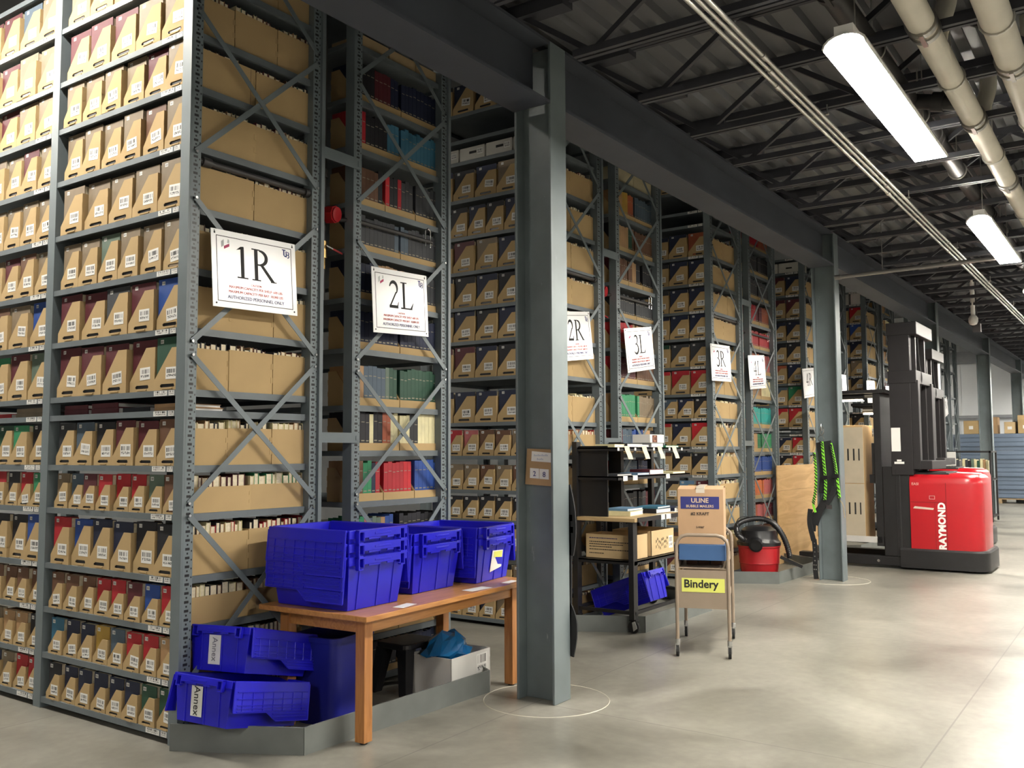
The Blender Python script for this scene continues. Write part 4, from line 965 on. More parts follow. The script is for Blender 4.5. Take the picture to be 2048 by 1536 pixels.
for i, x in enumerate((.12, .48, .82, 1.16)):
    m = MB(); a = CX + x; y = CYy + .152; pts = [(0, .012), (-.003, -.03), (-.016, -.07), (-.024, -.112)]
    for (p, q) in zip(pts, pts[1:]):
        k0 = (pts.index(p)) * .012; k1 = (pts.index(q)) * .012
        m.mesh([(a + k0, y + p[0], Z1 + p[1]), (a + .095 + k0, y + p[0], Z1 + p[1]), (a + .095 + k1, y + q[0], Z1 + q[1]), (a + k1, y + q[0], Z1 + q[1])] + [(a + k0, y + p[0] - .001, Z1 + p[1]), (a + .095 + k0, y + p[0] - .001, Z1 + p[1]), (a + .095 + k1, y + q[0] - .001, Z1 + q[1]), (a + k1, y + q[0] - .001, Z1 + q[1])], ((0,1,2,3),(7,6,5,4),(0,4,5,1),(1,5,6,2),(2,6,7,3),(3,7,4,0)))
    m.box(a - .01, a + .10, y - .0, y + .04, Z1 + .001, Z1 + .003)
    tag(m.build('paper_slip', mat('cream_slip', (.75, .68, .5), .7, 0, .04), origin=(a, y, Z1)), f'curling paper slip hanging off the cart top shelf, {wh[i]} from the column', 'paper slip', 'paper slips hanging from the cart')
for i, (x, y, z, r) in enumerate(((.14, .17, Z2, 3), (.34, .18, Z2, -4), (1.06, .175, Z2, 2), (.54, .02, Z3, 6), (.66, .03, Z3, -8), (1.04, .06, Z3 + .001, 3), (1.18, .05, Z3 + .041, -5))):
    m = MB(); m.box(-.045, .045, -.002, 0, -.045, .003); m.box(-.045, .045, -.002, .06, .001, .003); m.box(-.04, .04, -.004, -.002, -.040, -.005); o = m.build('paper_slip', WHITE); o.location = (CX + x, CYy + (.156 if z == Z2 else -.0325 if z == Z3 else y), z + (.004 if z == Z3 else 0)); o.rotation_euler = (0, 0, R(r * .4))
    tag(o, f"white paper slip on the cart {'second shelf' if z == Z2 else 'bench top'}, {ordn(i if z == Z2 else i - 3)} from the column", 'paper slip', 'paper slips on the cart')
def carton(x, y, z, l, w, h, rot, label, m1=KRAFT2, open_=True, name='cardboard_box', grp=None):
    t = thing(name, label, 'cardboard box', (x, y, z), (0, 0, R(rot)), grp)
    m = MB(); b = .005
    for a0, a1, c0, c1 in ((-l / 2, l / 2, -w / 2, -w / 2 + b), (-l / 2, l / 2, w / 2 - b, w / 2), (-l / 2, -l / 2 + b, -w / 2, w / 2), (l / 2 - b, l / 2, -w / 2, w / 2)): m.box(a0, a1, c0, c1, 0, h)
    m.box(-l / 2, l / 2, -w / 2, w / 2, 0, b)
    if not open_: m.box(-l / 2, l / 2, -w / 2, -.002, h - b, h); m.box(-l / 2, l / 2, .002, w / 2, h - b, h)
    m.local('carton_body', m1, t)
    return t
b1 = carton(CX + .22, CYy + .30, .646, .30, .50, .225, 0, 'printed kraft box on the lower cart shelf behind the front leg', KRAFT2)
for i, (z, l) in enumerate(((.185, .30), (.150, .42), (.128, .36), (.106, .24), (.080, .40), (.045, .14))):
    m = MB(); k = MB(); u = -.21
    while u < -.21 + l:
        d = .008 + .012 * random.random(); k.box(-.1512, -.15, .22 - (u + .21) - d - .01, .22 - (u + .21) - .01, z, z + .008); u += d + .005
    k.local('printed_line', INK if i else NAVYINK, b1)['kind'] = 'stuff'
b2 = carton(CX + .70, CYy + .26, .646, .50, .42, .24, 0, 'scribbled kraft box on the lower cart shelf beside the wire truck', KRAFT2)
m = MB()
for i in range(9):
    x = -.16 + .03 * i; z = .12 + .02 * math.sin(i * 1.7); m.tube([(x, -.2112, z), (x + .012, -.2112, z + .03), (x + .02, -.2112, z + .004), (x + .03, -.2112, z + .022)], .0016, 4)
    m.tube([(x, -.2112, z - .05), (x + .01, -.2112, z - .022), (x + .024, -.2112, z - .05)], .0014, 4)
m.local('handwriting', INK, b2)
m = MB(); m.face([(.13, -.2115, .05), (.22, -.2115, .05), (.22, -.2115, .17), (.13, -.2115, .17)], 0, [(0, .05), (1, .05), (1, .95), (0, .95)]); m.local('shipping_label', LABEL, b2)
tote((8.04, 4.16, .155), (R(0), R(21), R(91)), 'blue tote tipped up against the bottom rail of the black cart', 'blue totes on the cart').scale = (.92, .84, .88)

# ------------------------------------------------------------------ tan book truck with the mailer box
BX, BY, BA = 7.015, 3.03, R(19.5)
t = thing('book_truck', 'small tan tubular book truck carrying the mailer carton and Bindery card', 'book truck', (BX, BY, 0), (0, 0, BA))
hw, dp = .205, .82
for i, x in enumerate((0, dp)):
    m = MB(); pts = [(x, -hw, .12)]
    pts += [(x, -hw, .88)] + [(x, -hw + .09 * (1 - math.cos(R(a))), .88 + .09 * math.sin(R(a))) for a in (30, 60, 90)] + [(x, hw - .09 * (1 - math.cos(R(a))), .88 + .09 * math.sin(R(a))) for a in (90, 60, 30)] + [(x, hw, .88), (x, hw, .12)]
    m.tube(pts, .0145, 10); m.local('end_frame', TAN, t, smooth=True)
    m = MB(); m.box(x + (-.004 if i == 0 else 0), x + (0 if i == 0 else .004), -hw + .012, hw - .012, .385, .69); pn = m.local('end_panel', TAN, t)
    for y in (-hw, hw):
        m = MB(); m.cyl((x, y - .011, .045), (x, y + .011, .045), .045, 16); m.local('caster_wheel', RUBBER, t)
        m = MB(); m.cyl((x, y, .09), (x, y, .14), .019, 12); m.box(x - .02, x + .02, y - .017, y - .012, .04, .10); m.box(x - .02, x + .02, y + .012, y + .017, .04, .10); m.box(x - .02, x + .02, y - .017, y + .017, .095, .102); m.local('caster_fork', CHROME, t)
for z in (.40, .70):
    m = MB(); m.box(.0, dp, -hw + .012, hw - .012, z, z + .006)
    for s in (-1, 1): m.box(0, dp, s * (hw - .014) - .003, s * (hw - .014) + .003, z, z + .06)
    m.local('shelf', TAN, t)
cd = thing('yellow_card', 'yellow card lettered Bindery on the end of the tan book truck', 'sign', (BX, BY, 0), (0, 0, BA))
m = MB(); m.box(-.0062, -.0045, -.175, .165, .515, .625); m.local('card', YELLOW, cd)
text('bindery_lettering', 'Bindery', .088, INK, cd, (-.0068, .012, .578), (0, -1, 0), (0, 0, 1), bold=.0022)
def attruck(u, v): return (BX + u * math.cos(BA) - v * math.sin(BA), BY + u * math.sin(BA) + v * math.cos(BA))
p = attruck(.30, 0); m = MB(); m.box(-.285, .27, -.185, .185, 0, .125); o = m.build('archival_case', mat('blue_board', (.045, .115, .27), .6, 0, .06), bevel=.004); o.location = (*p, .765); o.rotation_euler = (0, 0, BA); tag(o, 'flat blue board case lying under the mailer carton on the book truck', 'case')
for i, v in enumerate((-.10, 0, .10)):
    p = attruck(.40, v); m = MB(); m.box(-.15, .15, -.046, .046, 0, .057); o = m.build('dark_volume', cover('brown')); o.location = (*p, .7065); o.rotation_euler = (0, 0, BA); tag(o, f"dark brown volume lying under the blue case on the truck, {['right-hand', 'middle', 'left-hand'][i]}", 'book', 'dark volumes on the truck shelf')
p = attruck(.30, .01)
bx_ = thing('mailer_carton', 'tall kraft mailer carton with navy printed band on top of the book truck', 'cardboard box', (*p, .8905), (0, 0, BA))
m = MB(); l, w, h = .44, .365, .445
m.box(-l / 2, l / 2, -w / 2, w / 2, 0, h); m.mesh([(-l / 2, -w / 2, h), (-l / 2, w / 2, h), (-.003, w / 2, h + .022), (-.003, -w / 2, h + .022)], ((3, 2, 1, 0),)); m.mesh([(l / 2, -w / 2, h), (l / 2, w / 2, h), (.003, w / 2, h + .022), (.003, -w / 2, h + .022)], ((0, 1, 2, 3),))
m.local('carton_body', mat('kraft_carton', (.47, .30, .17), .8, 0, .05), bx_)
m = MB(); m.box(-l / 2 - .001, -l / 2, -.035, .035, h - .03, h + .002); m.box(-l / 2, l / 2, -.032, .032, h + .004, h + .0245); m.local('packing_tape', mat('clear_tape', (.62, .56, .47), .2, 0, .05), bx_)
m = MB(); m.box(-l / 2 - .0012, -l / 2, -.15, .16, .285, .385); m.local('navy_band', NAVY2, bx_)
X, Y = (0, -1, 0), (0, 0, 1); pale = mat('kraft_lettering', (.6, .46, .33), .7, 0, 0)
text('carton_lettering', 'ULINE', .052, pale, bx_, (-l / 2 - .002, .005, .352), X, Y, bold=.001); text('carton_lettering', 'BUBBLE MAILERS', .030, pale, bx_, (-l / 2 - .002, .005, .306), X, Y, bold=.0004)
text('carton_lettering', '#2 KRAFT', .034, INK, bx_, (-l / 2 - .002, .005, .245), X, Y, bold=.0004); text('carton_lettering', 'S-9987', .024, INK, bx_, (-l / 2 - .002, .005, .135), X, Y)

# ------------------------------------------------------------------ wet-dry vacuum and plywood
VX, VY = 11.72, 4.27
t = thing('shop_vacuum', 'red and black wet-dry vacuum with a looped hose by rack 3R', 'vacuum cleaner', (VX, VY, 0), (0, 0, R(20)))
m = MB(); m.lathe([(.225, .035), (.245, .20), (.255, .205), (.25, .22), (.262, .40), (.272, .41), (.272, .43), (.26, .44)], (0, 0, 0), 32); m.local('drum', REDP, t, smooth=True)
m = MB(); m.lathe([(.278, .43), (.278, .47), (.25, .50), (.235, .53), (.22, .62), (.16, .665), (.08, .68)], (0, 0, 0), 32); m.local('motor_head', BLACKP, t, smooth=True)
m = MB(); m.cyl((-.22, .03, .47), (-.30, .04, .44), .085, 20); m.cyl((-.30, .04, .44), (-.305, .0405, .439), .06, 20); m.local('hose_port', BLACKP, t, smooth=True)
m = MB(); m.box(-.262, -.235, -.13, -.04, .475, .505); m.local('brand_plate', mat('silver_plate', (.45, .46, .46), .4, .3, 0), t)
m = MB(); pts = [(-.28, .16, .50), (-.27, .26, .58), (-.2, .26, .70), (-.12, .12, .76), (-.10, -.04, .77), (-.12, -.18, .72), (-.14, -.28, .60), (-.15, -.34, .46), (-.15, -.37, .34), (-.15, -.375, .28)]
def smooth_path(P, n=8):
    P = [Vector(p) for p in P]; o = []
    for i in range(len(P) - 1):
        a, b, c, d = P[max(i - 1, 0)], P[i], P[i + 1], P[min(i + 2, len(P) - 1)]
        for k in range(n):
            u = k / n; o.append(.5 * ((2 * b) + (-a + c) * u + (2 * a - 5 * b + 4 * c - d) * u * u + (-a + 3 * b - 3 * c + d) * u ** 3))
    o.append(P[-1]); return o
sp = smooth_path(pts, 10); m.tube(sp, [.034 + (.003 if i % 2 else -.002) for i in range(len(sp))], 12); m.local('hose', BLACKP, t, smooth=True)
m = MB(); m.box(-.19, -.11, -.53, -.24, -.02, .02, M=Matrix.Translation((0, 0, .25)) @ Matrix.Rotation(R(24), 4, 'X') @ Matrix.Translation((0, .02, .15))); m.local('floor_nozzle', BLACKP, t)
for k in range(4):
    a = R(45 + 90 * k); m = MB(); m.tube([(.20 * math.cos(a), .20 * math.sin(a), .06), (.30 * math.cos(a), .30 * math.sin(a), .06)], .026, 8); m.cyl((.29 * math.cos(a), .29 * math.sin(a) - .012, .028), (.29 * math.cos(a), .29 * math.sin(a) + .012, .028), .028, 12); m.local('caster_foot', BLACKP, t)
m = MB(); m.tube(smooth_path([(-.2, .2, .55), (-.26, .27, .72), (-.2, .2, .80), (-.1, .05, .78)], 6), .006, 6); m.local('power_cord', RUBBER, t)
for i, (z0, z1) in enumerate(((.006, 1.055), (1.058, 1.43))):
    m = MB(); m.box(13.22, 15.2, 4.515, 4.533, z0, z1); o = m.build('plywood_sheet', PLY, origin=(13.22, 4.52, z0))
    tag(o, ['large plywood sheet closing the aisle behind the harness column', 'narrow plywood strip set on top of the large plywood sheet'][i], 'plywood', 'plywood closing the aisle')

# ------------------------------------------------------------------ safety harness on the second column
HX = 11.94
t = thing('safety_harness', 'black safety harness with neon green edged straps hanging on the second column', 'harness', (HX, 3.45, 1.0))
def strap(m, pts, w, th=.006, mi=0, nrm=None):
    P = smooth_path(pts, 5); vs = []; fs = []
    for i, p in enumerate(P):
        d = (P[min(i + 1, len(P) - 1)] - P[max(i - 1, 0)]).normalized(); a = d.cross(Vector(nrm or (1, 0, 0))).normalized() * w / 2; n = Vector(nrm or (1, 0, 0)).normalized() * th / 2
        vs += [p - a - n, p + a - n, p + a + n, p - a + n]
    for i in range(len(P) - 1):
        for k in range(4): l = (k + 1) % 4; fs.append((4 * i + k, 4 * i + l, 4 * i + 4 + l, 4 * i + 4 + k))
    fs += [(0, 3, 2, 1), tuple(4 * (len(P) - 1) + k for k in range(4))]; m.mesh(vs, fs, mi)
H = lambda y, z, x=-.03: (HX + x, y, z)
def hangs(name, pts, w, mt, x=-.03, th=.008):
    m = MB(); strap(m, [H(y, z, x) for y, z in pts], w, th); return m.build(name, mt, t)
m = MB(); m.tube([H(3.475, 1.98, -.012), H(3.475, 1.985, -.05), H(3.475, 1.93, -.055), H(3.47, 1.90, -.04)], .006, 8); m.build('hook', CHROME, t)
m = MB(); n = 16; m.tube([H(3.47 + .022 * math.cos(2 * math.pi * k / n), 1.90 + .05 * math.sin(2 * math.pi * k / n), -.045) for k in range(n)], .006, 6, closed=True); m.build('snap_hook', CHROME, t)
m = MB(); m.tube([H(3.485 + .036 * math.cos(2 * math.pi * k / n), 1.80 + .04 * math.sin(2 * math.pi * k / n), -.045) for k in range(n)], .006, 6, closed=True); m.build('ring', CHROME, t)
hangs('back_pad', [(3.46, 1.76), (3.43, 1.55), (3.42, 1.32), (3.44, 1.10)], .19, WEB, -.022, .02)
hangs('strap', [(3.47, 1.76), (3.455, 1.50), (3.44, 1.25), (3.455, 1.02)], .034, GREEN, -.05)
hangs('strap', [(3.36, 1.74), (3.325, 1.55), (3.30, 1.35), (3.27, 1.05)], .030, GREEN, -.05)
hangs('strap', [(3.57, 1.62), (3.555, 1.40), (3.565, 1.15), (3.60, .98), (3.575, .86)], .028, GREEN, -.06)
for pts in ([(3.47, 1.76), (3.455, 1.50), (3.44, 1.25), (3.455, 1.02)], [(3.36, 1.74), (3.325, 1.55), (3.30, 1.35), (3.27, 1.05)], [(3.57, 1.62), (3.555, 1.40), (3.565, 1.15), (3.60, .98)]):
    P = smooth_path([H(y, z, -.056 if pts[0][0] < 3.5 else -.066) for y, z in pts], 6); m = MB()
    for i in range(0, len(P) - 1): m.bar(P[i] + Vector((0, .018, 0)), P[i] + Vector((0, -.016, -.035)), .012, .004, nrm=(1, 0, 0))
    m.build('strap_stripe', WEB, t)
hangs('leg_strap', [(3.42, 1.12), (3.50, .95), (3.60, .80), (3.625, .62)], .075, WEB, -.035, .02)
hangs('leg_strap', [(3.64, .90), (3.655, .72), (3.61, .50)], .06, WEB, -.05, .02)
hangs('waist_strap', [(3.33, 1.18), (3.40, 1.02), (3.50, .90), (3.58, .70)], .06, WEB, -.045, .016)
bl = hangs('lanyard_tail', [(3.605, .52), (3.595, .35), (3.60, .16), (3.59, .02)], .06, WEB, -.05, .012)
m = MB()
for k in range(7):
    for dy in ((-.012, .012) if k > 4 else (0,)): m.cyl(H(3.600 + dy, .47 - k * .055, -.058), H(3.600 + dy, .47 - k * .055, -.055), .009, 8)
m.build('eyelet', CHROME, t)
for y, z in ((3.44, 1.30), (3.31, 1.32), (3.40, .93)):
    m = MB(); m.box(HX - .07, HX - .055, y - .035, y + .035, z - .02, z + .03); m.build('buckle', BLACKP if z > 1 else CHROME, t)
m = MB(); m.tube(smooth_path([H(3.27, 1.02, -.04), H(3.235, .96, -.04), H(3.22, .80, -.04)], 5), .004, 6); m.build('cord', mat('tan_cord', (.4, .3, .15), .8, 0, 0), t)

# ------------------------------------------------------------------ order picker trucks
def order_picker():
    """local axes: x across the truck (0 = side toward the camera), y along it (-y = counterweight end), origin on the floor under the near side of the mast"""
    t = thing('order_picker', 'x', 'order picker', (0, 0, 0))
    Wd = 1.08
    # red power unit
    m = MB()
    def outline(w0, w1, y0, y1, r, z):
        o = [(w0, y1, z), ]
        for cx, cy, a0 in ((w0 + r, y0 + r, 180), (w1 - r, y0 + r, 270)):
            for k in range(7): a = R(a0 + 90 * k / 6); o.append((cx + r * math.cos(a), cy + r * math.sin(a), z))
        o.append((w1, y1, z)); return o
    loft(m, [outline(.0, Wd, -.74, .16, .20, .29), outline(.0, Wd, -.74, .16, .20, 1.18), outline(.01, Wd - .01, -.72, .16, .19, 1.25), outline(.05, Wd - .05, -.67, .16, .17, 1.30), outline(.12, Wd - .12, -.58, .16, .12, 1.325)])
    m.local('power_unit_cover', RED, t, smooth=True)
    m = MB(); m.box(.10, Wd - .10, -.30, .16, 1.315, 1.345); m.box(.08, Wd - .08, -.34, .10, 1.30, 1.33); m.local('cover_mat', BLACK, t, bevel=.008)
    m = MB(); m.box(-.003, 0, -.30, .15, .93, .935); m.box(-.003, 0, -.302, -.297, .29, 1.20); m.box(-.003, 0, -.16, -.157, .30, .93); m.local('panel_seam', mat('dark_red_gap', (.10, .004, .005), .6, 0, 0), t)
    m = MB(); m.prism([(.12, .845), (-.135, .83), (-.145, .855), (.10, .875)], 'x', -.004, 0); m.local('vent_strip', mat('pale_vent', (.6, .5, .42), .5, 0, 0), t)
    m = MB()
    for a, b, c, d in ((-.16, -.09, .975, .980), (-.16, -.09, 1.018, 1.023), (-.16, -.156, .975, 1.023), (-.094, -.09, .975, 1.023)): m.box(-.004, 0, a, b, c, d)
    m.local('data_plate', mat('plate_silver', (.6, .5, .45), .4, .2, 0), t)
    text('model_lettering', 'EASI', .05, mat('pale_red_ink', (.75, .35, .3), .6, 0, 0), t, (-.0045, .085, 1.18), (0, -1, 0), (0, 0, 1), bold=.001)
    me = text('brand_lettering', 'RAYMOND', .122, WHITE, t, (-.0045, -.245, .615), (0, 0, 1), (0, 1, 0), bold=.006, spacing=1.06)
    m = MB(); m.prism([(-.70, 1.322), (-.40, 1.336), (-.40, 1.330), (-.70, 1.316)], 'x', .3, .42); m.prism([(-.66, 1.324), (-.36, 1.337), (-.36, 1.330), (-.66, 1.318)], 'x', .5, .62); m.local('top_decal', WHITE, t)
    # black chassis
    m = MB(); loft(m, [outline(-.03, Wd + .03, -.80, .30, .20, .03), outline(-.03, Wd + .03, -.80, .30, .20, .27), outline(-.01, Wd + .01, -.78, .30, .19, .295)]); m.local('chassis', BLACK, t, smooth=True)
    for x in (0, Wd - .16):
        m = MB(); m.box(x, x + .16, .28, 1.72, .04, .165); lg = m.local('outrigger', BLACK, t, bevel=.008)
        for y in (.6, 1.5):
            m = MB(); m.cyl((x - .004, y, .10), (x, y, .10), .02, 10); m.local('axle_bolt', CHROME, lg)
        m = MB(); m.cyl((x + .03, 1.60, .055), (x + .13, 1.60, .055), .055, 14); m.local('load_wheel', RUBBER, lg)
    m = MB(); m.box(.02, Wd - .02, .16, .52, .16, 1.38); m.box(.012, Wd - .012, .28, .515, .17, 1.42); m.local('mast_base', BLACK, t, bevel=.01)
    m = MB(); m.box(-.004, .0, .33, .337, .16, 1.38); m.local('base_seam', RUBBER, t)
    # mast: two outer channels, crossheads, inner rails
    MASTM = mat('mast_charcoal', (.016, .014, .0155), .45, 0, .1)
    for x in (0.0, Wd - .13):
        m = MB(); m.box(x, x + .13, .10, .385, 1.30, 3.38); m.box(x + .0, x + .13, .0, .10, 1.38, 2.62)
        m.local('mast_channel', MASTM, t, bevel=.006)
    for x in (.20, Wd - .26):
        m = MB(); m.box(x, x + .06, .06, .16, 1.36, 3.30); m.local('inner_rail', MASTM, t)
        m = MB(); m.cyl((x + .10, .10, 1.4), (x + .10, .10, 3.26), .016, 10); m.local('lift_cylinder', CHROME, t)
    m = MB(); m.tube(smooth_path([(.36, .06, 3.26), (.37, .05, 2.9), (.36, .02, 2.66), (.38, .06, 2.4), (.37, .08, 1.5)], 6), .012, 8); m.local('hydraulic_hose', RUBBER, t)
    m = MB(); m.box(-.01, Wd + .01, -.005, .40, 3.26, 3.44); m.local('top_crosshead', MASTM, t, bevel=.008)
    m = MB(); m.box(-.01, Wd + .01, .02, .40, 2.58, 2.76); m.local('middle_crosshead', MASTM, t, bevel=.008)
    m = MB(); m.box(.02, Wd - .02, -.14, .12, 1.38, 1.50); m.box(.05, Wd - .05, -.13, -.10, 1.44, 1.49); m.local('lower_crosshead', MASTM, t, bevel=.008)
    m = MB(); m.box(-.003, 0, .255, .375, 1.63, 1.96); m.local('instruction_sheet', WHITE, t)
    m = MB(); m.box(-.003, 0, .215, .345, 1.455, 1.485); m.box(-.003, 0, .25, .31, 1.49, 1.515); m.local('warning_decal', WHITE, t)
    # operator compartment beyond the mast
    m = MB(); m.box(.03, Wd - .03, .52, .62, .30, 2.48); m.box(.05, .16, .60, .66, 1.30, 1.75); m.local('back_frame', BLACK, t, bevel=.006)
    m = MB(); m.box(.0, Wd, .45, 1.42, 2.46, 2.51)
    for k in range(5): m.box(.1 + .2 * k, .13 + .2 * k, .6, 1.42, 2.44, 2.46)
    m.local('overhead_guard', BLACK, t)
    for i, (x, y, z) in enumerate(((.12, .92, 2.38), (.55, .72, 2.20))):
        m = MB(); m.cyl((x, y - .16, z + .03), (x, y + .16, z + .03), .05, 14); lp = m.local('work_lamp', BLACK, t)
        m = MB(); m.box(x - .042, x + .042, y - .15, y + .15, z - .022, z - .012); m.local('lamp_lens', LENST, lp)
        m = MB(); m.cyl((x, y, z + .06), (x, y, 2.47), .01, 8); m.local('lamp_bracket', BLACK, lp)
    m = MB(); m.box(.04, Wd - .04, .62, 1.42, .345, .36); m.box(.03, .04, .55, 1.42, .345, .43); m.box(Wd - .04, Wd - .03, .55, 1.42, .345, .43); m.local('platform', mat('pale_platform', (.55, .54, .52), .45, 0, .05), t)
    m = MB(); m.box(.06, .20, .60, .70, 1.18, 1.30); m.cyl((.1, .62, 1.30), (.1, .62, 1.66), .012, 8); m.local('control_console', BLACK, t)
    return t
pk = order_picker(); pk.location = (13.65, 2.645, 0)
pk['label'] = 'red and black order picker truck parked behind the harness column'; pk['group'] = 'order picker trucks'
p2 = copy_tree(pk); p2.location = (17.53, 3.15, 0); p2['label'] = 'second order picker truck, half hidden behind the front red one'
t = thing('slotted_cabinet', 'tall tan wooden cabinet with slotted pale door on the truck platform', 'cabinet', (13.72, 3.42, .361))
m = MB(); m.box(13.725, 14.25, 3.42, 3.84, .361, 2.01); m.build('cabinet_body', mat('tan_board', (.50, .34, .17), .6, 0, .06), t, bevel=.004)
m = MB(); ys = [3.425, 3.51, 3.535, 3.585, 3.61, 3.665, 3.69, 3.735]; zs = [.375, .74, .90, 1.46, 1.62, 1.98]
DM = mat('pale_door_board', (.46, .40, .30), .55, 0, .05)
yh = [(3.475, 3.495), (3.545, 3.57), (3.625, 3.65)]
def slotted(z0, z1, h0, h1):
    m.box(13.718, 13.725, 3.425, 3.72, z0, h0); m.box(13.718, 13.725, 3.425, 3.72, h1, z1); e = [3.425] + [v for p in yh for v in p] + [3.72]
    for a, b in zip(e[::2], e[1::2]): m.box(13.718, 13.725, a, b, h0, h1)
slotted(.375, 1.165, .73, .90); slotted(1.175, 1.98, 1.50, 1.67)
dr = m.build('door', DM, t)
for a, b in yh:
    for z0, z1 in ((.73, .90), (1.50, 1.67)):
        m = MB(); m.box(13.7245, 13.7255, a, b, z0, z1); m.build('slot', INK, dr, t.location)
for i, (y, z, l, w, h) in enumerate(((4.02, .361, .30, .34, .30), (4.03, .667, .28, .30, .26))):
    carton(14.15, y, z, l, w, h, 0, f"kraft box {'under another' if not i else 'resting on another kraft box'} beside the slotted cabinet", KRAFT, open_=False, grp='kraft boxes on the truck platform')

# ------------------------------------------------------------------ far end: wire book cart, shelf stack, boxes
WX, WY = 23.2, 3.02
t = thing('wire_cart', 'dark wire book cart standing in the far aisle', 'cart', (WX, WY, 0))
m = MB()
for x in (WX, WX + .9):
    for y in (WY, WY + 1.0): m.box(x, x + .04, y, y + .04, .02, 1.62)
for z in (.12, .95, 1.58):
    for y in (WY, WY + 1.0): m.box(WX, WX + .94, y, y + .04, z, z + .04)
    for x in (WX, WX + .9): m.box(x, x + .04, WY, WY + 1.04, z, z + .04)
m.build('frame', BLACK, t)
for z in (.16, .99):
    m = MB()
    for k in range(9): m.box(WX, WX + .94, WY + .06 + k * .115, WY + .08 + k * .115, z - .005, z + .005)
    m.box(WX, WX + .94, WY, WY + 1.04, z - .012, z - .005); m.build('wire_shelf', BLACK, t)
y = WY + .07
for i, c in enumerate(['cream', 'tan', 'cream', 'dark green', 'cream', 'grey green', 'black', 'charcoal', 'cream', 'grey', 'charcoal', 'black', 'charcoal', 'brown']):
    th = .055; m = MB(); book_parts(m, .30, th, .40 + .02 * (i % 3)); o = m.build('upright_volume', [cover(c), PAGES]); o.location = (WX + .15, y, 1.0); y += th + .006
    tag(o, f'{c} volume standing on the wire cart, {ordn(i)} from its aisle end', 'book', 'volumes on the wire cart')
m = MB(); m.box(WX - .012, WX - .006, WY + .72, WY + .98, 1.28, 1.60); tag(m.build('white_notice', WHITE, origin=(WX, WY + .85, 1.4)), 'white paper notice on the dark wire book cart', 'notice')
for j, (y0, n, z0, lab) in enumerate(((1.9, 30, .16, 'at the end wall'), (5.2, 30, .16, 'behind the fourth column'))):
    t = thing('pallet', f'wooden pallet under the stack of blue grey shelf panels {lab}', 'pallet', (31.9, y0, 0))
    wd = 3.15 if j == 0 else 1.3
    m = MB(); m.box(31.9, 33.0, y0, y0 + wd, .12, .155); m.build('deck_boards', PALLET, t)
    for k in range(4 if j == 0 else 2): m = MB(); a = y0 + .1 + k * (wd - .3) / (3 if j == 0 else 1); m.box(31.9, 33.0, a, a + .14, 0, .12); m.build('stringer', PALLET, t)
    for k in range(n // 2):
        m = MB(); dz = .128; z = z0 + k * (dz + .004); d = random.uniform(-.02, .02); m.box(31.9 + d, 33.0 + d, y0 + .02, y0 + wd - .02, z, z + dz); m.box(31.885 + d, 31.9 + d, y0 + .02, y0 + wd - .02, z + .02, z + .035)
        tag(m.build('shelf_panel', PANELBLUE, origin=(31.9, y0, z)), f'blue grey steel shelf panel, {ordn(k)} from the bottom, stack {lab}', 'shelf panel', 'stacked blue grey shelf panels')
zt = .16 + 15 * .132 + .001
for i, (y, l, w, h, m1, lab) in enumerate(((4.70, .5, .42, .42, KRAFT, 'kraft box at the left end of the far shelf stack'), (4.15, .5, .40, .52, KRAFT3, 'tall brown kraft box on the far shelf stack beside the column'), (3.62, .5, .30, .36, KRAFT2, 'pale kraft box in the middle of the far shelf stack top'), (3.2, .5, .40, .42, KRAFT, 'open kraft box with raised flaps on the far shelf stack'), (2.6, .5, .44, .40, KRAFT3, 'brown kraft box toward the right end of the far shelf stack'))):
    c = carton(32.3, y, zt, l, w, h, 0, lab, m1, open_=(i == 3), grp='kraft boxes on the far shelf stack')
    m = MB(); m.face([(-l / 2 - .001, .06, h * .35), (-l / 2 - .001, -.06, h * .35), (-l / 2 - .001, -.06, h * .6), (-l / 2 - .001, .06, h * .6)]); m.local('shipping_label', WHITE, c)
    if i == 3:
        m = MB(); m.mesh([(-l / 2, -w / 2, h), (-l / 2, w / 2, h), (-l / 2 + .05, w / 2, h + .14), (-l / 2 + .05, -w / 2, h + .14)], ((0, 1, 2, 3),)); m.mesh([(-l / 2, -w / 2, h), (l / 2, -w / 2, h), (l / 2, -w / 2 - .12, h + .08), (-l / 2, -w / 2 - .12, h + .08)], ((0, 1, 2, 3),)); m.local('flap', m1, c)
for i, (y, l, w, h) in enumerate(((5.75, .5, .46, .40), (6.2, .5, .3, .5))):
    carton(32.3, y, zt, l, w, h, 0, f"kraft box on the smaller shelf stack, {['right', 'left'][i]} one", KRAFT, open_=False, grp='kraft boxes on the smaller stack')

# ------------------------------------------------------------------ flat volumes lying on the shallow shelf of rack 1R
for i, (x, y, l, w, h, c) in enumerate(((3.30, 4.80, .30, .26, .020, 'tan'), (3.30, 4.805, .29, .25, .022, 'tan'), (3.30, 5.12, .30, .28, .030, 'black'), (3.30, 5.46, .30, .30, .036, 'maroon'), (3.30, 5.46, .30, .29, .030, 'maroon'), (3.30, 5.79, .30, .28, .034, 'maroon'), (3.30, 5.79, .30, .27, .028, 'maroon'),
                                    (3.30, 6.36, .30, .40, .030, 'taupe'), (3.30, 6.36, .30, .38, .03, 'taupe'), (3.30, 6.78, .30, .3, .03, 'red'))):
    up = i in (1, 4, 6, 8); z = 1.901 + ((.021 if i == 1 else .037 if i == 4 else .035 if i == 6 else .031) if up else 0)
    flatbook('flat_volume', x + l / 2, y, z, l, w, h, cover(c), f"{c} volume lying {'atop another' if up else 'flat'} on shallow shelf of rack 1R, {ordn(i)} from corner post", 'flat volumes on the shallow shelf')
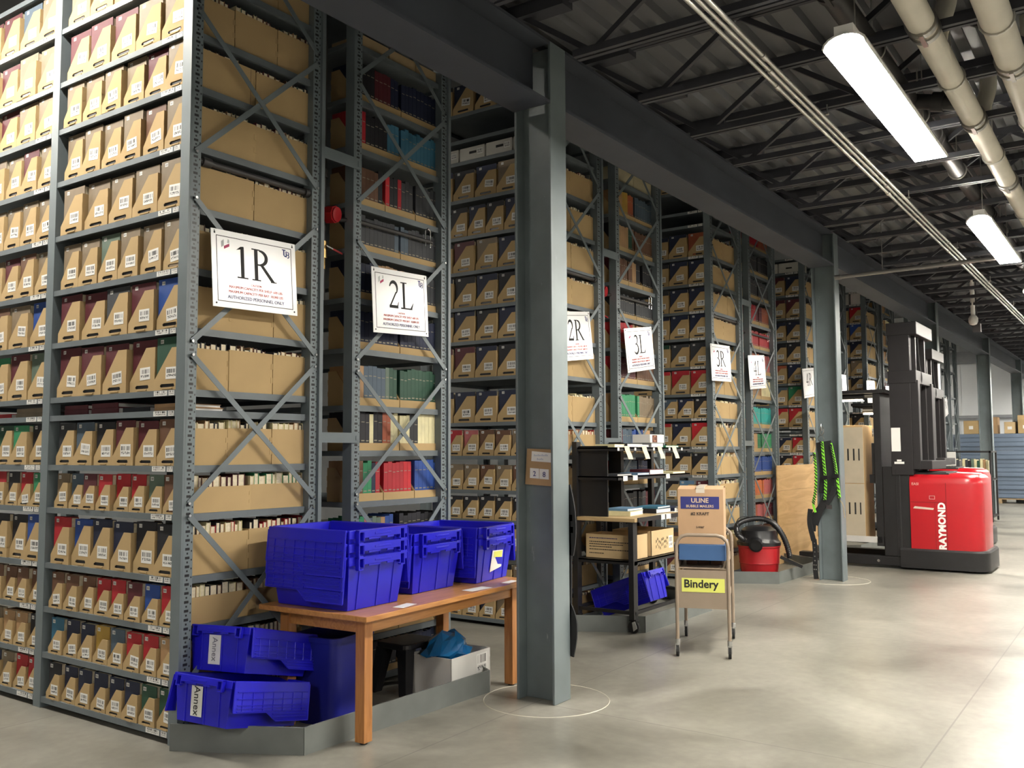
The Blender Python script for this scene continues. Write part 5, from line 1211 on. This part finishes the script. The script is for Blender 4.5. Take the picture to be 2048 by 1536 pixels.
# black archival binders stacked flat near the tops of racks 2L and 3L
for i in range(3):
    m = MB(); m.box(0, .30, 0, .30, 0, .10); o = m.build('flat_box', KRAFT2, bevel=.003); o.location = (4.72 + .31 * i, RY0 + .06, 4.611 if i != 1 else 4.612); tag(o, f'low kraft box on the top visible shelf of rack 2L, {ordn(i)} from the left', 'flat box', 'low boxes on the upper shelves')
for i in range(2):
    m = MB(); m.box(0, .46, 0, .30, 0, .16); o = m.build('flat_box', mat('cream_board', (.62, .55, .36), .8, 0, .05), bevel=.003); o.location = (8.56 + .47 * i, RY0 + .06, 4.561); tag(o, f'cream archival box on the top visible shelf of rack 3L, {ordn(i)} from the left', 'flat box', 'low boxes on the upper shelves')
for i in range(4):
    t = thing('flat_box', f'white archival box high on rack 2R, {ordn(i)} from the corner', 'flat box', (RX(1) + .006, RY0 + .07 + i * .33, 4.564), (0, 0, 0), 'low boxes on the upper shelves')
    m = MB(); m.box(0, .4, 0, .31, 0, .13); m.local('box_body', mat('white_board_box', (.6, .58, .53), .7, 0, .05), t, bevel=.003); m = MB(); m.box(-.001, 0, .10, .19, .06, .085); m.local('grip_slot', INK, t)
    m = MB(); m.face([(-.0012, .09, .04), (-.0012, .02, .04), (-.0012, .02, .10), (-.0012, .09, .10)], 0, [(0, 0), (1, 0), (1, 1), (0, 1)]); m.local('barcode_label', LABEL, t)
for i in range(3):
    t = thing('flat_box', f'white archival box high on rack 4R, {ordn(i)} from the corner', 'flat box', (RX(3) + .006, RY0 + .07 + i * .36, 4.584), (0, 0, 0), 'low boxes on the upper shelves')
    m = MB(); m.box(0, .4, 0, .34, 0, .16); m.local('box_body', mat('white_board_box', (.6, .58, .53)), t, bevel=.003); m = MB(); m.box(-.001, 0, .12, .22, .06, .085); m.local('grip_slot', INK, t)
for i in range(3):
    m = MB(); m.box(0, .3, 0, .2, 0, .22); o = m.build('flat_box', WHITE, bevel=.003); o.location = (RX(4) + .01, RY0 + .07 + i * .24, 4.55); tag(o, f'white box at the top of rack 5R, {ordn(i)} from the corner', 'flat box', 'low boxes on the upper shelves')

# ------------------------------------------------------------------ pipes, conduits, valves
def hanger(m, x, y, z, r, top=DECK + .02):
    n = 16; m.tube([(x, y + (r + .006) * math.cos(2 * math.pi * k / n), z + (r + .006) * math.sin(2 * math.pi * k / n)) for k in range(n)], .008, 6, closed=True); m.cyl((x, y, z + r), (x, y, top), .006, 6)
def pipe_run(label, y, z, r, x0, x1, mt, name, bands, hangs):
    t = thing(name, label, 'pipe', (x0, y, z))
    m = MB(); m.cyl((x0, y, z), (x1, y, z), r, 20); m.build('pipe_length', mt, t, smooth=True)
    for b in bands:
        m = MB()
        for d in (-.05, .05): m.cyl((b + d - .022, y, z), (b + d + .022, y, z), r + .013, 20)
        m.box(b - .08, b + .08, y - .012, y + .012, z - r - .022, z - r); m.build('coupling', mt if mt is IRON else mat('band_clamp_steel', (.36, .35, .33), .28, .95, .1), t, smooth=True)
    for h in hangs:
        m = MB(); hanger(m, h, y, z, r); m.build('pipe_hanger', GALV, t)
pipe_run('cream ventilation pipe with steel couplings beside the light row', .97, 4.06, .075, -2, 33, PVC, 'cream_pipe', [3.0, 5.5, 7.3, 9.2, 11.6, 14.2, 17, 20], [4.2, 6.4, 8.3, 10.5, 13, 16, 19])
pipe_run('outer cream ventilation pipe running along the upper right ceiling', .62, 4.08, .085, -2, 33, PVC, 'cream_pipe', [4.9, 6.4, 8.6, 12], [3.9, 5.7, 7.6, 10, 14])
for i, (x, yb) in enumerate(((5.9, .97), (7.6, .97), (6.9, .62))):
    t = thing('branch_pipe', f'cream branch pipe elbow rising to the roof deck, {ordn(i)} along the pipes', 'pipe', (x, yb, 4.1), group='branch pipes'); m = MB(); m.tube(smooth_path([(x, yb, 4.10), (x + .05, yb - .02, 4.25), (x + .06, yb - .06, 4.40), (x + .06, yb - .06, DECK + .03)], 5), .06, 16); m.local('x', PVC, t) if False else m.build('elbow', PVC, t, smooth=True)
pipe_run('black sprinkler main running just behind the long lights', 1.36, 4.20, .07, -2, 33, IRON, 'sprinkler_pipe', [5.0, 8.0, 11.0, 14.0], [6.0, 7.4, 9.1, 12])
m = MB(); m.cyl((7.05, 1.36, 4.20), (7.05, .98, 4.10), .055, 14); m.cyl((7.05, 1.2, 4.16), (7.05, 1.12, 4.14), .07, 14); tag(m.build('sprinkler_cross_pipe', IRON, smooth=True), 'short black cross pipe between the sprinkler main and cream pipe', 'pipe')
m = MB(); m.cyl((4.6, 1.36, 4.20), (4.6, 1.36, DECK + .03), .09, 16); m.cyl((4.6, 1.36, 4.34), (4.6, 1.36, 4.38), .12, 16); tag(m.build('sprinkler_riser', IRON, smooth=True), 'flanged black sprinkler riser above the first long light', 'pipe')
for i, (dy, dz) in enumerate(((0, 0), (.045, .005), (.09, 0))):
    m = MB(); y, z = 1.82 + dy, 4.02 + dz; m.cyl((-2, y, z), (34, y, z), .014, 10)
    for k in range(9): a = 2.2 + 3.05 * k + .25 * i; m.cyl((a, y, z), (a + .07, y, z), .019, 10)
    o = m.build('conduit', GALV, smooth=True); tag(o, f"thin bright steel conduit in the row of three under the joists, {['nearest the lights', 'middle', 'nearest the beam'][i]}", 'conduit', 'steel conduits')
for i in range(12):
    x = 1.2 + 2.655 * i; m = MB(); m.box(x, x + .03, 1.79, 1.94, 4.035, 4.045); m.cyl((x + .015, 1.80, 4.04), (x + .015, 1.80, 4.11), .005, 6); m.cyl((x + .015, 1.93, 4.04), (x + .015, 1.93, 4.11), .005, 6)
    tag(m.build('conduit_strap', GALV, origin=(x, 1.86, 4.04)), f'small steel strap holding the conduits, {ordn(i)} along the row', 'bracket', 'conduit straps')
m = MB(); m.cyl((11.72, 3.20, 3.82), (11.60, 1.36, 3.82), .024, 12); m.cyl((11.72, 3.20, 3.82), (11.715, 3.12, 3.82), .032, 12); m.cyl((11.61, 1.36, 3.82), (11.61, 1.36, 4.16), .024, 10); m.cyl((11.68, 2.62, 3.82), (11.68, 2.62, DECK), .005, 6)
tag(m.build('sprinkler_branch_pipe', mat('painted_pipe', (.30, .29, .28), .4, .3, .1)), 'thin horizontal pipe crossing below the beam at the harness column', 'pipe')
t = thing('ceiling_camera', 'white dome camera hanging on a stem from the far roof', 'camera', (17.2, 2.42, 3.82))
m = MB(); m.lathe([(.02, -.10), (.055, -.085), (.075, -.04), (.075, .02), (.05, .06), (.02, .08)], (17.2, 2.42, 3.86), 16); m.build('dome', WHITE, t, smooth=True)
m = MB(); m.cyl((17.2, 2.42, 3.9), (17.2, 2.42, DECK + .02), .035, 10); m.build('stem', WHITE, t); m = MB(); m.box(17.3, 17.42, 2.33, 2.45, 3.66, 3.80); m.cyl((17.36, 2.39, 3.8), (17.36, 2.39, DECK + .02), .01, 6); m.build('junction_box', IRON, t)
for k, rid in enumerate(('1R', '2R', '3R')):
    xo = PER * k
    t = thing('sprinkler_valve', f'red sprinkler flow valve on a thin riser between racks {k + 1}R and {k + 2}L', 'valve', (4.52 + xo, 4.75, 3.3), group='in-rack sprinkler valves')
    m = MB(); m.cyl((4.49 + xo, 4.76, 2.72), (4.49 + xo, 4.76, 4.7), .02, 10); m.cyl((4.49 + xo, 4.76, 3.60), (4.49 + xo, 4.76, 3.66), .032, 10); m.build('riser', IRON, t, smooth=True)
    m = MB(); m.cyl((4.50 + xo, 4.73, 3.33), (4.515 + xo, 4.66, 3.325), .062, 8); m.cyl((4.515 + xo, 4.66, 3.325), (4.518 + xo, 4.645, 3.323), .052, 18); m.cyl((4.49 + xo, 4.76, 3.33), (4.50 + xo, 4.73, 3.33), .045, 10); m.build('valve_head', REDP, t)
    m = MB(); m.cyl((4.49 + xo, 4.76, 3.02), (4.49 + xo, 4.76, 3.14), .030, 10); m.cyl((4.49 + xo, 4.76, 2.94), (4.49 + xo, 4.76, 3.02), .022, 8); m.build('valve_body', BRASS, t)
    m = MB(); m.bar((4.485 + xo, 4.72, 3.105), (4.53 + xo, 4.70, 3.085), .03, .008, 0, nrm=(0, -.3, 1)); m.bar((4.53 + xo, 4.70, 3.085), (4.60 + xo, 4.68, 3.06), .022, .012, 1, nrm=(0, -.3, 1)); m.build('lever', [CHROME, REDP], t)
    t = thing('rack_sprinkler_pipe', f'dark sprinkler pipe lying over the boxes inside the end of rack {rid}', 'pipe', (3.35 + xo, RY0 + .10, 3.34), group='in-rack sprinkler pipes')
    zp = 3.395; m = MB(); m.tube([(3.34 + xo, RY0 + .035, zp), (4.20 + xo, RY0 + .035, zp), (4.30 + xo, RY0 + .08, zp), (4.49 + xo, 4.76, zp - .03)], .019, 10); m.cyl((3.36 + xo, RY0 + .035, zp), (3.42 + xo, RY0 + .035, zp), .03, 10); m.cyl((4.17 + xo, RY0 + .035, zp), (4.24 + xo, RY0 + .035, zp), .03, 10); m.build('pipe_length', IRON, t, smooth=True)
    t = thing('rack_sprinkler_pipe', f'dark sprinkler pipe in front of the books inside the end of rack {k + 2}L', 'pipe', (4.68 + xo, RY0 + .10, 3.28), group='in-rack sprinkler pipes')
    m = MB(); m.tube([(4.49 + xo, 4.76, 3.30), (4.62 + xo, RY0 + .06, 3.30), (4.70 + xo, RY0 + .035, 3.30), (5.50 + xo, RY0 + .035, 3.30)], .016, 10); m.build('pipe_length', IRON, t, smooth=True)
    m = MB(); m.tube([(5.42 + xo, RY0 + .03, 3.25), (5.42 + xo, RY0 + .03, 3.38), (5.45 + xo, RY0 + .03, 3.40), (5.48 + xo, RY0 + .03, 3.38), (5.48 + xo, RY0 + .03, 3.25)], .006, 6); m.build('u_bolt', CHROME, t)

# second harness hanging on the hidden side of the first column
t = thing('safety_harness', 'dark strap harness just showing past the right edge of the scuffed column', 'harness', (5.375, 3.26, 1.0))
for nm, pts, w, mt in (('strap', [(3.29, 1.42), (3.255, 1.25), (3.25, 1.08), (3.27, .95)], .05, WEB), ('leg_strap', [(3.29, .62), (3.25, .52), (3.25, .40), (3.275, .28)], .05, WEB), ('strap', [(3.30, 1.36), (3.29, .9), (3.30, .4)], .06, WEB)):
    m = MB(); strap(m, [(5.372, y, z) for y, z in pts], w, .012); m.build(nm, mt, t)
m = MB(); m.box(5.366, 5.38, 3.245, 3.275, 1.10, 1.14); m.box(5.366, 5.38, 3.25, 3.275, 1.18, 1.22); m.build('buckle', CHROME, t)
m = MB(); m.tube([(5.362, 3.30, 1.46), (5.372, 3.30, 1.47), (5.378, 3.30, 1.42)], .006, 6); m.build('hook', CHROME, t)
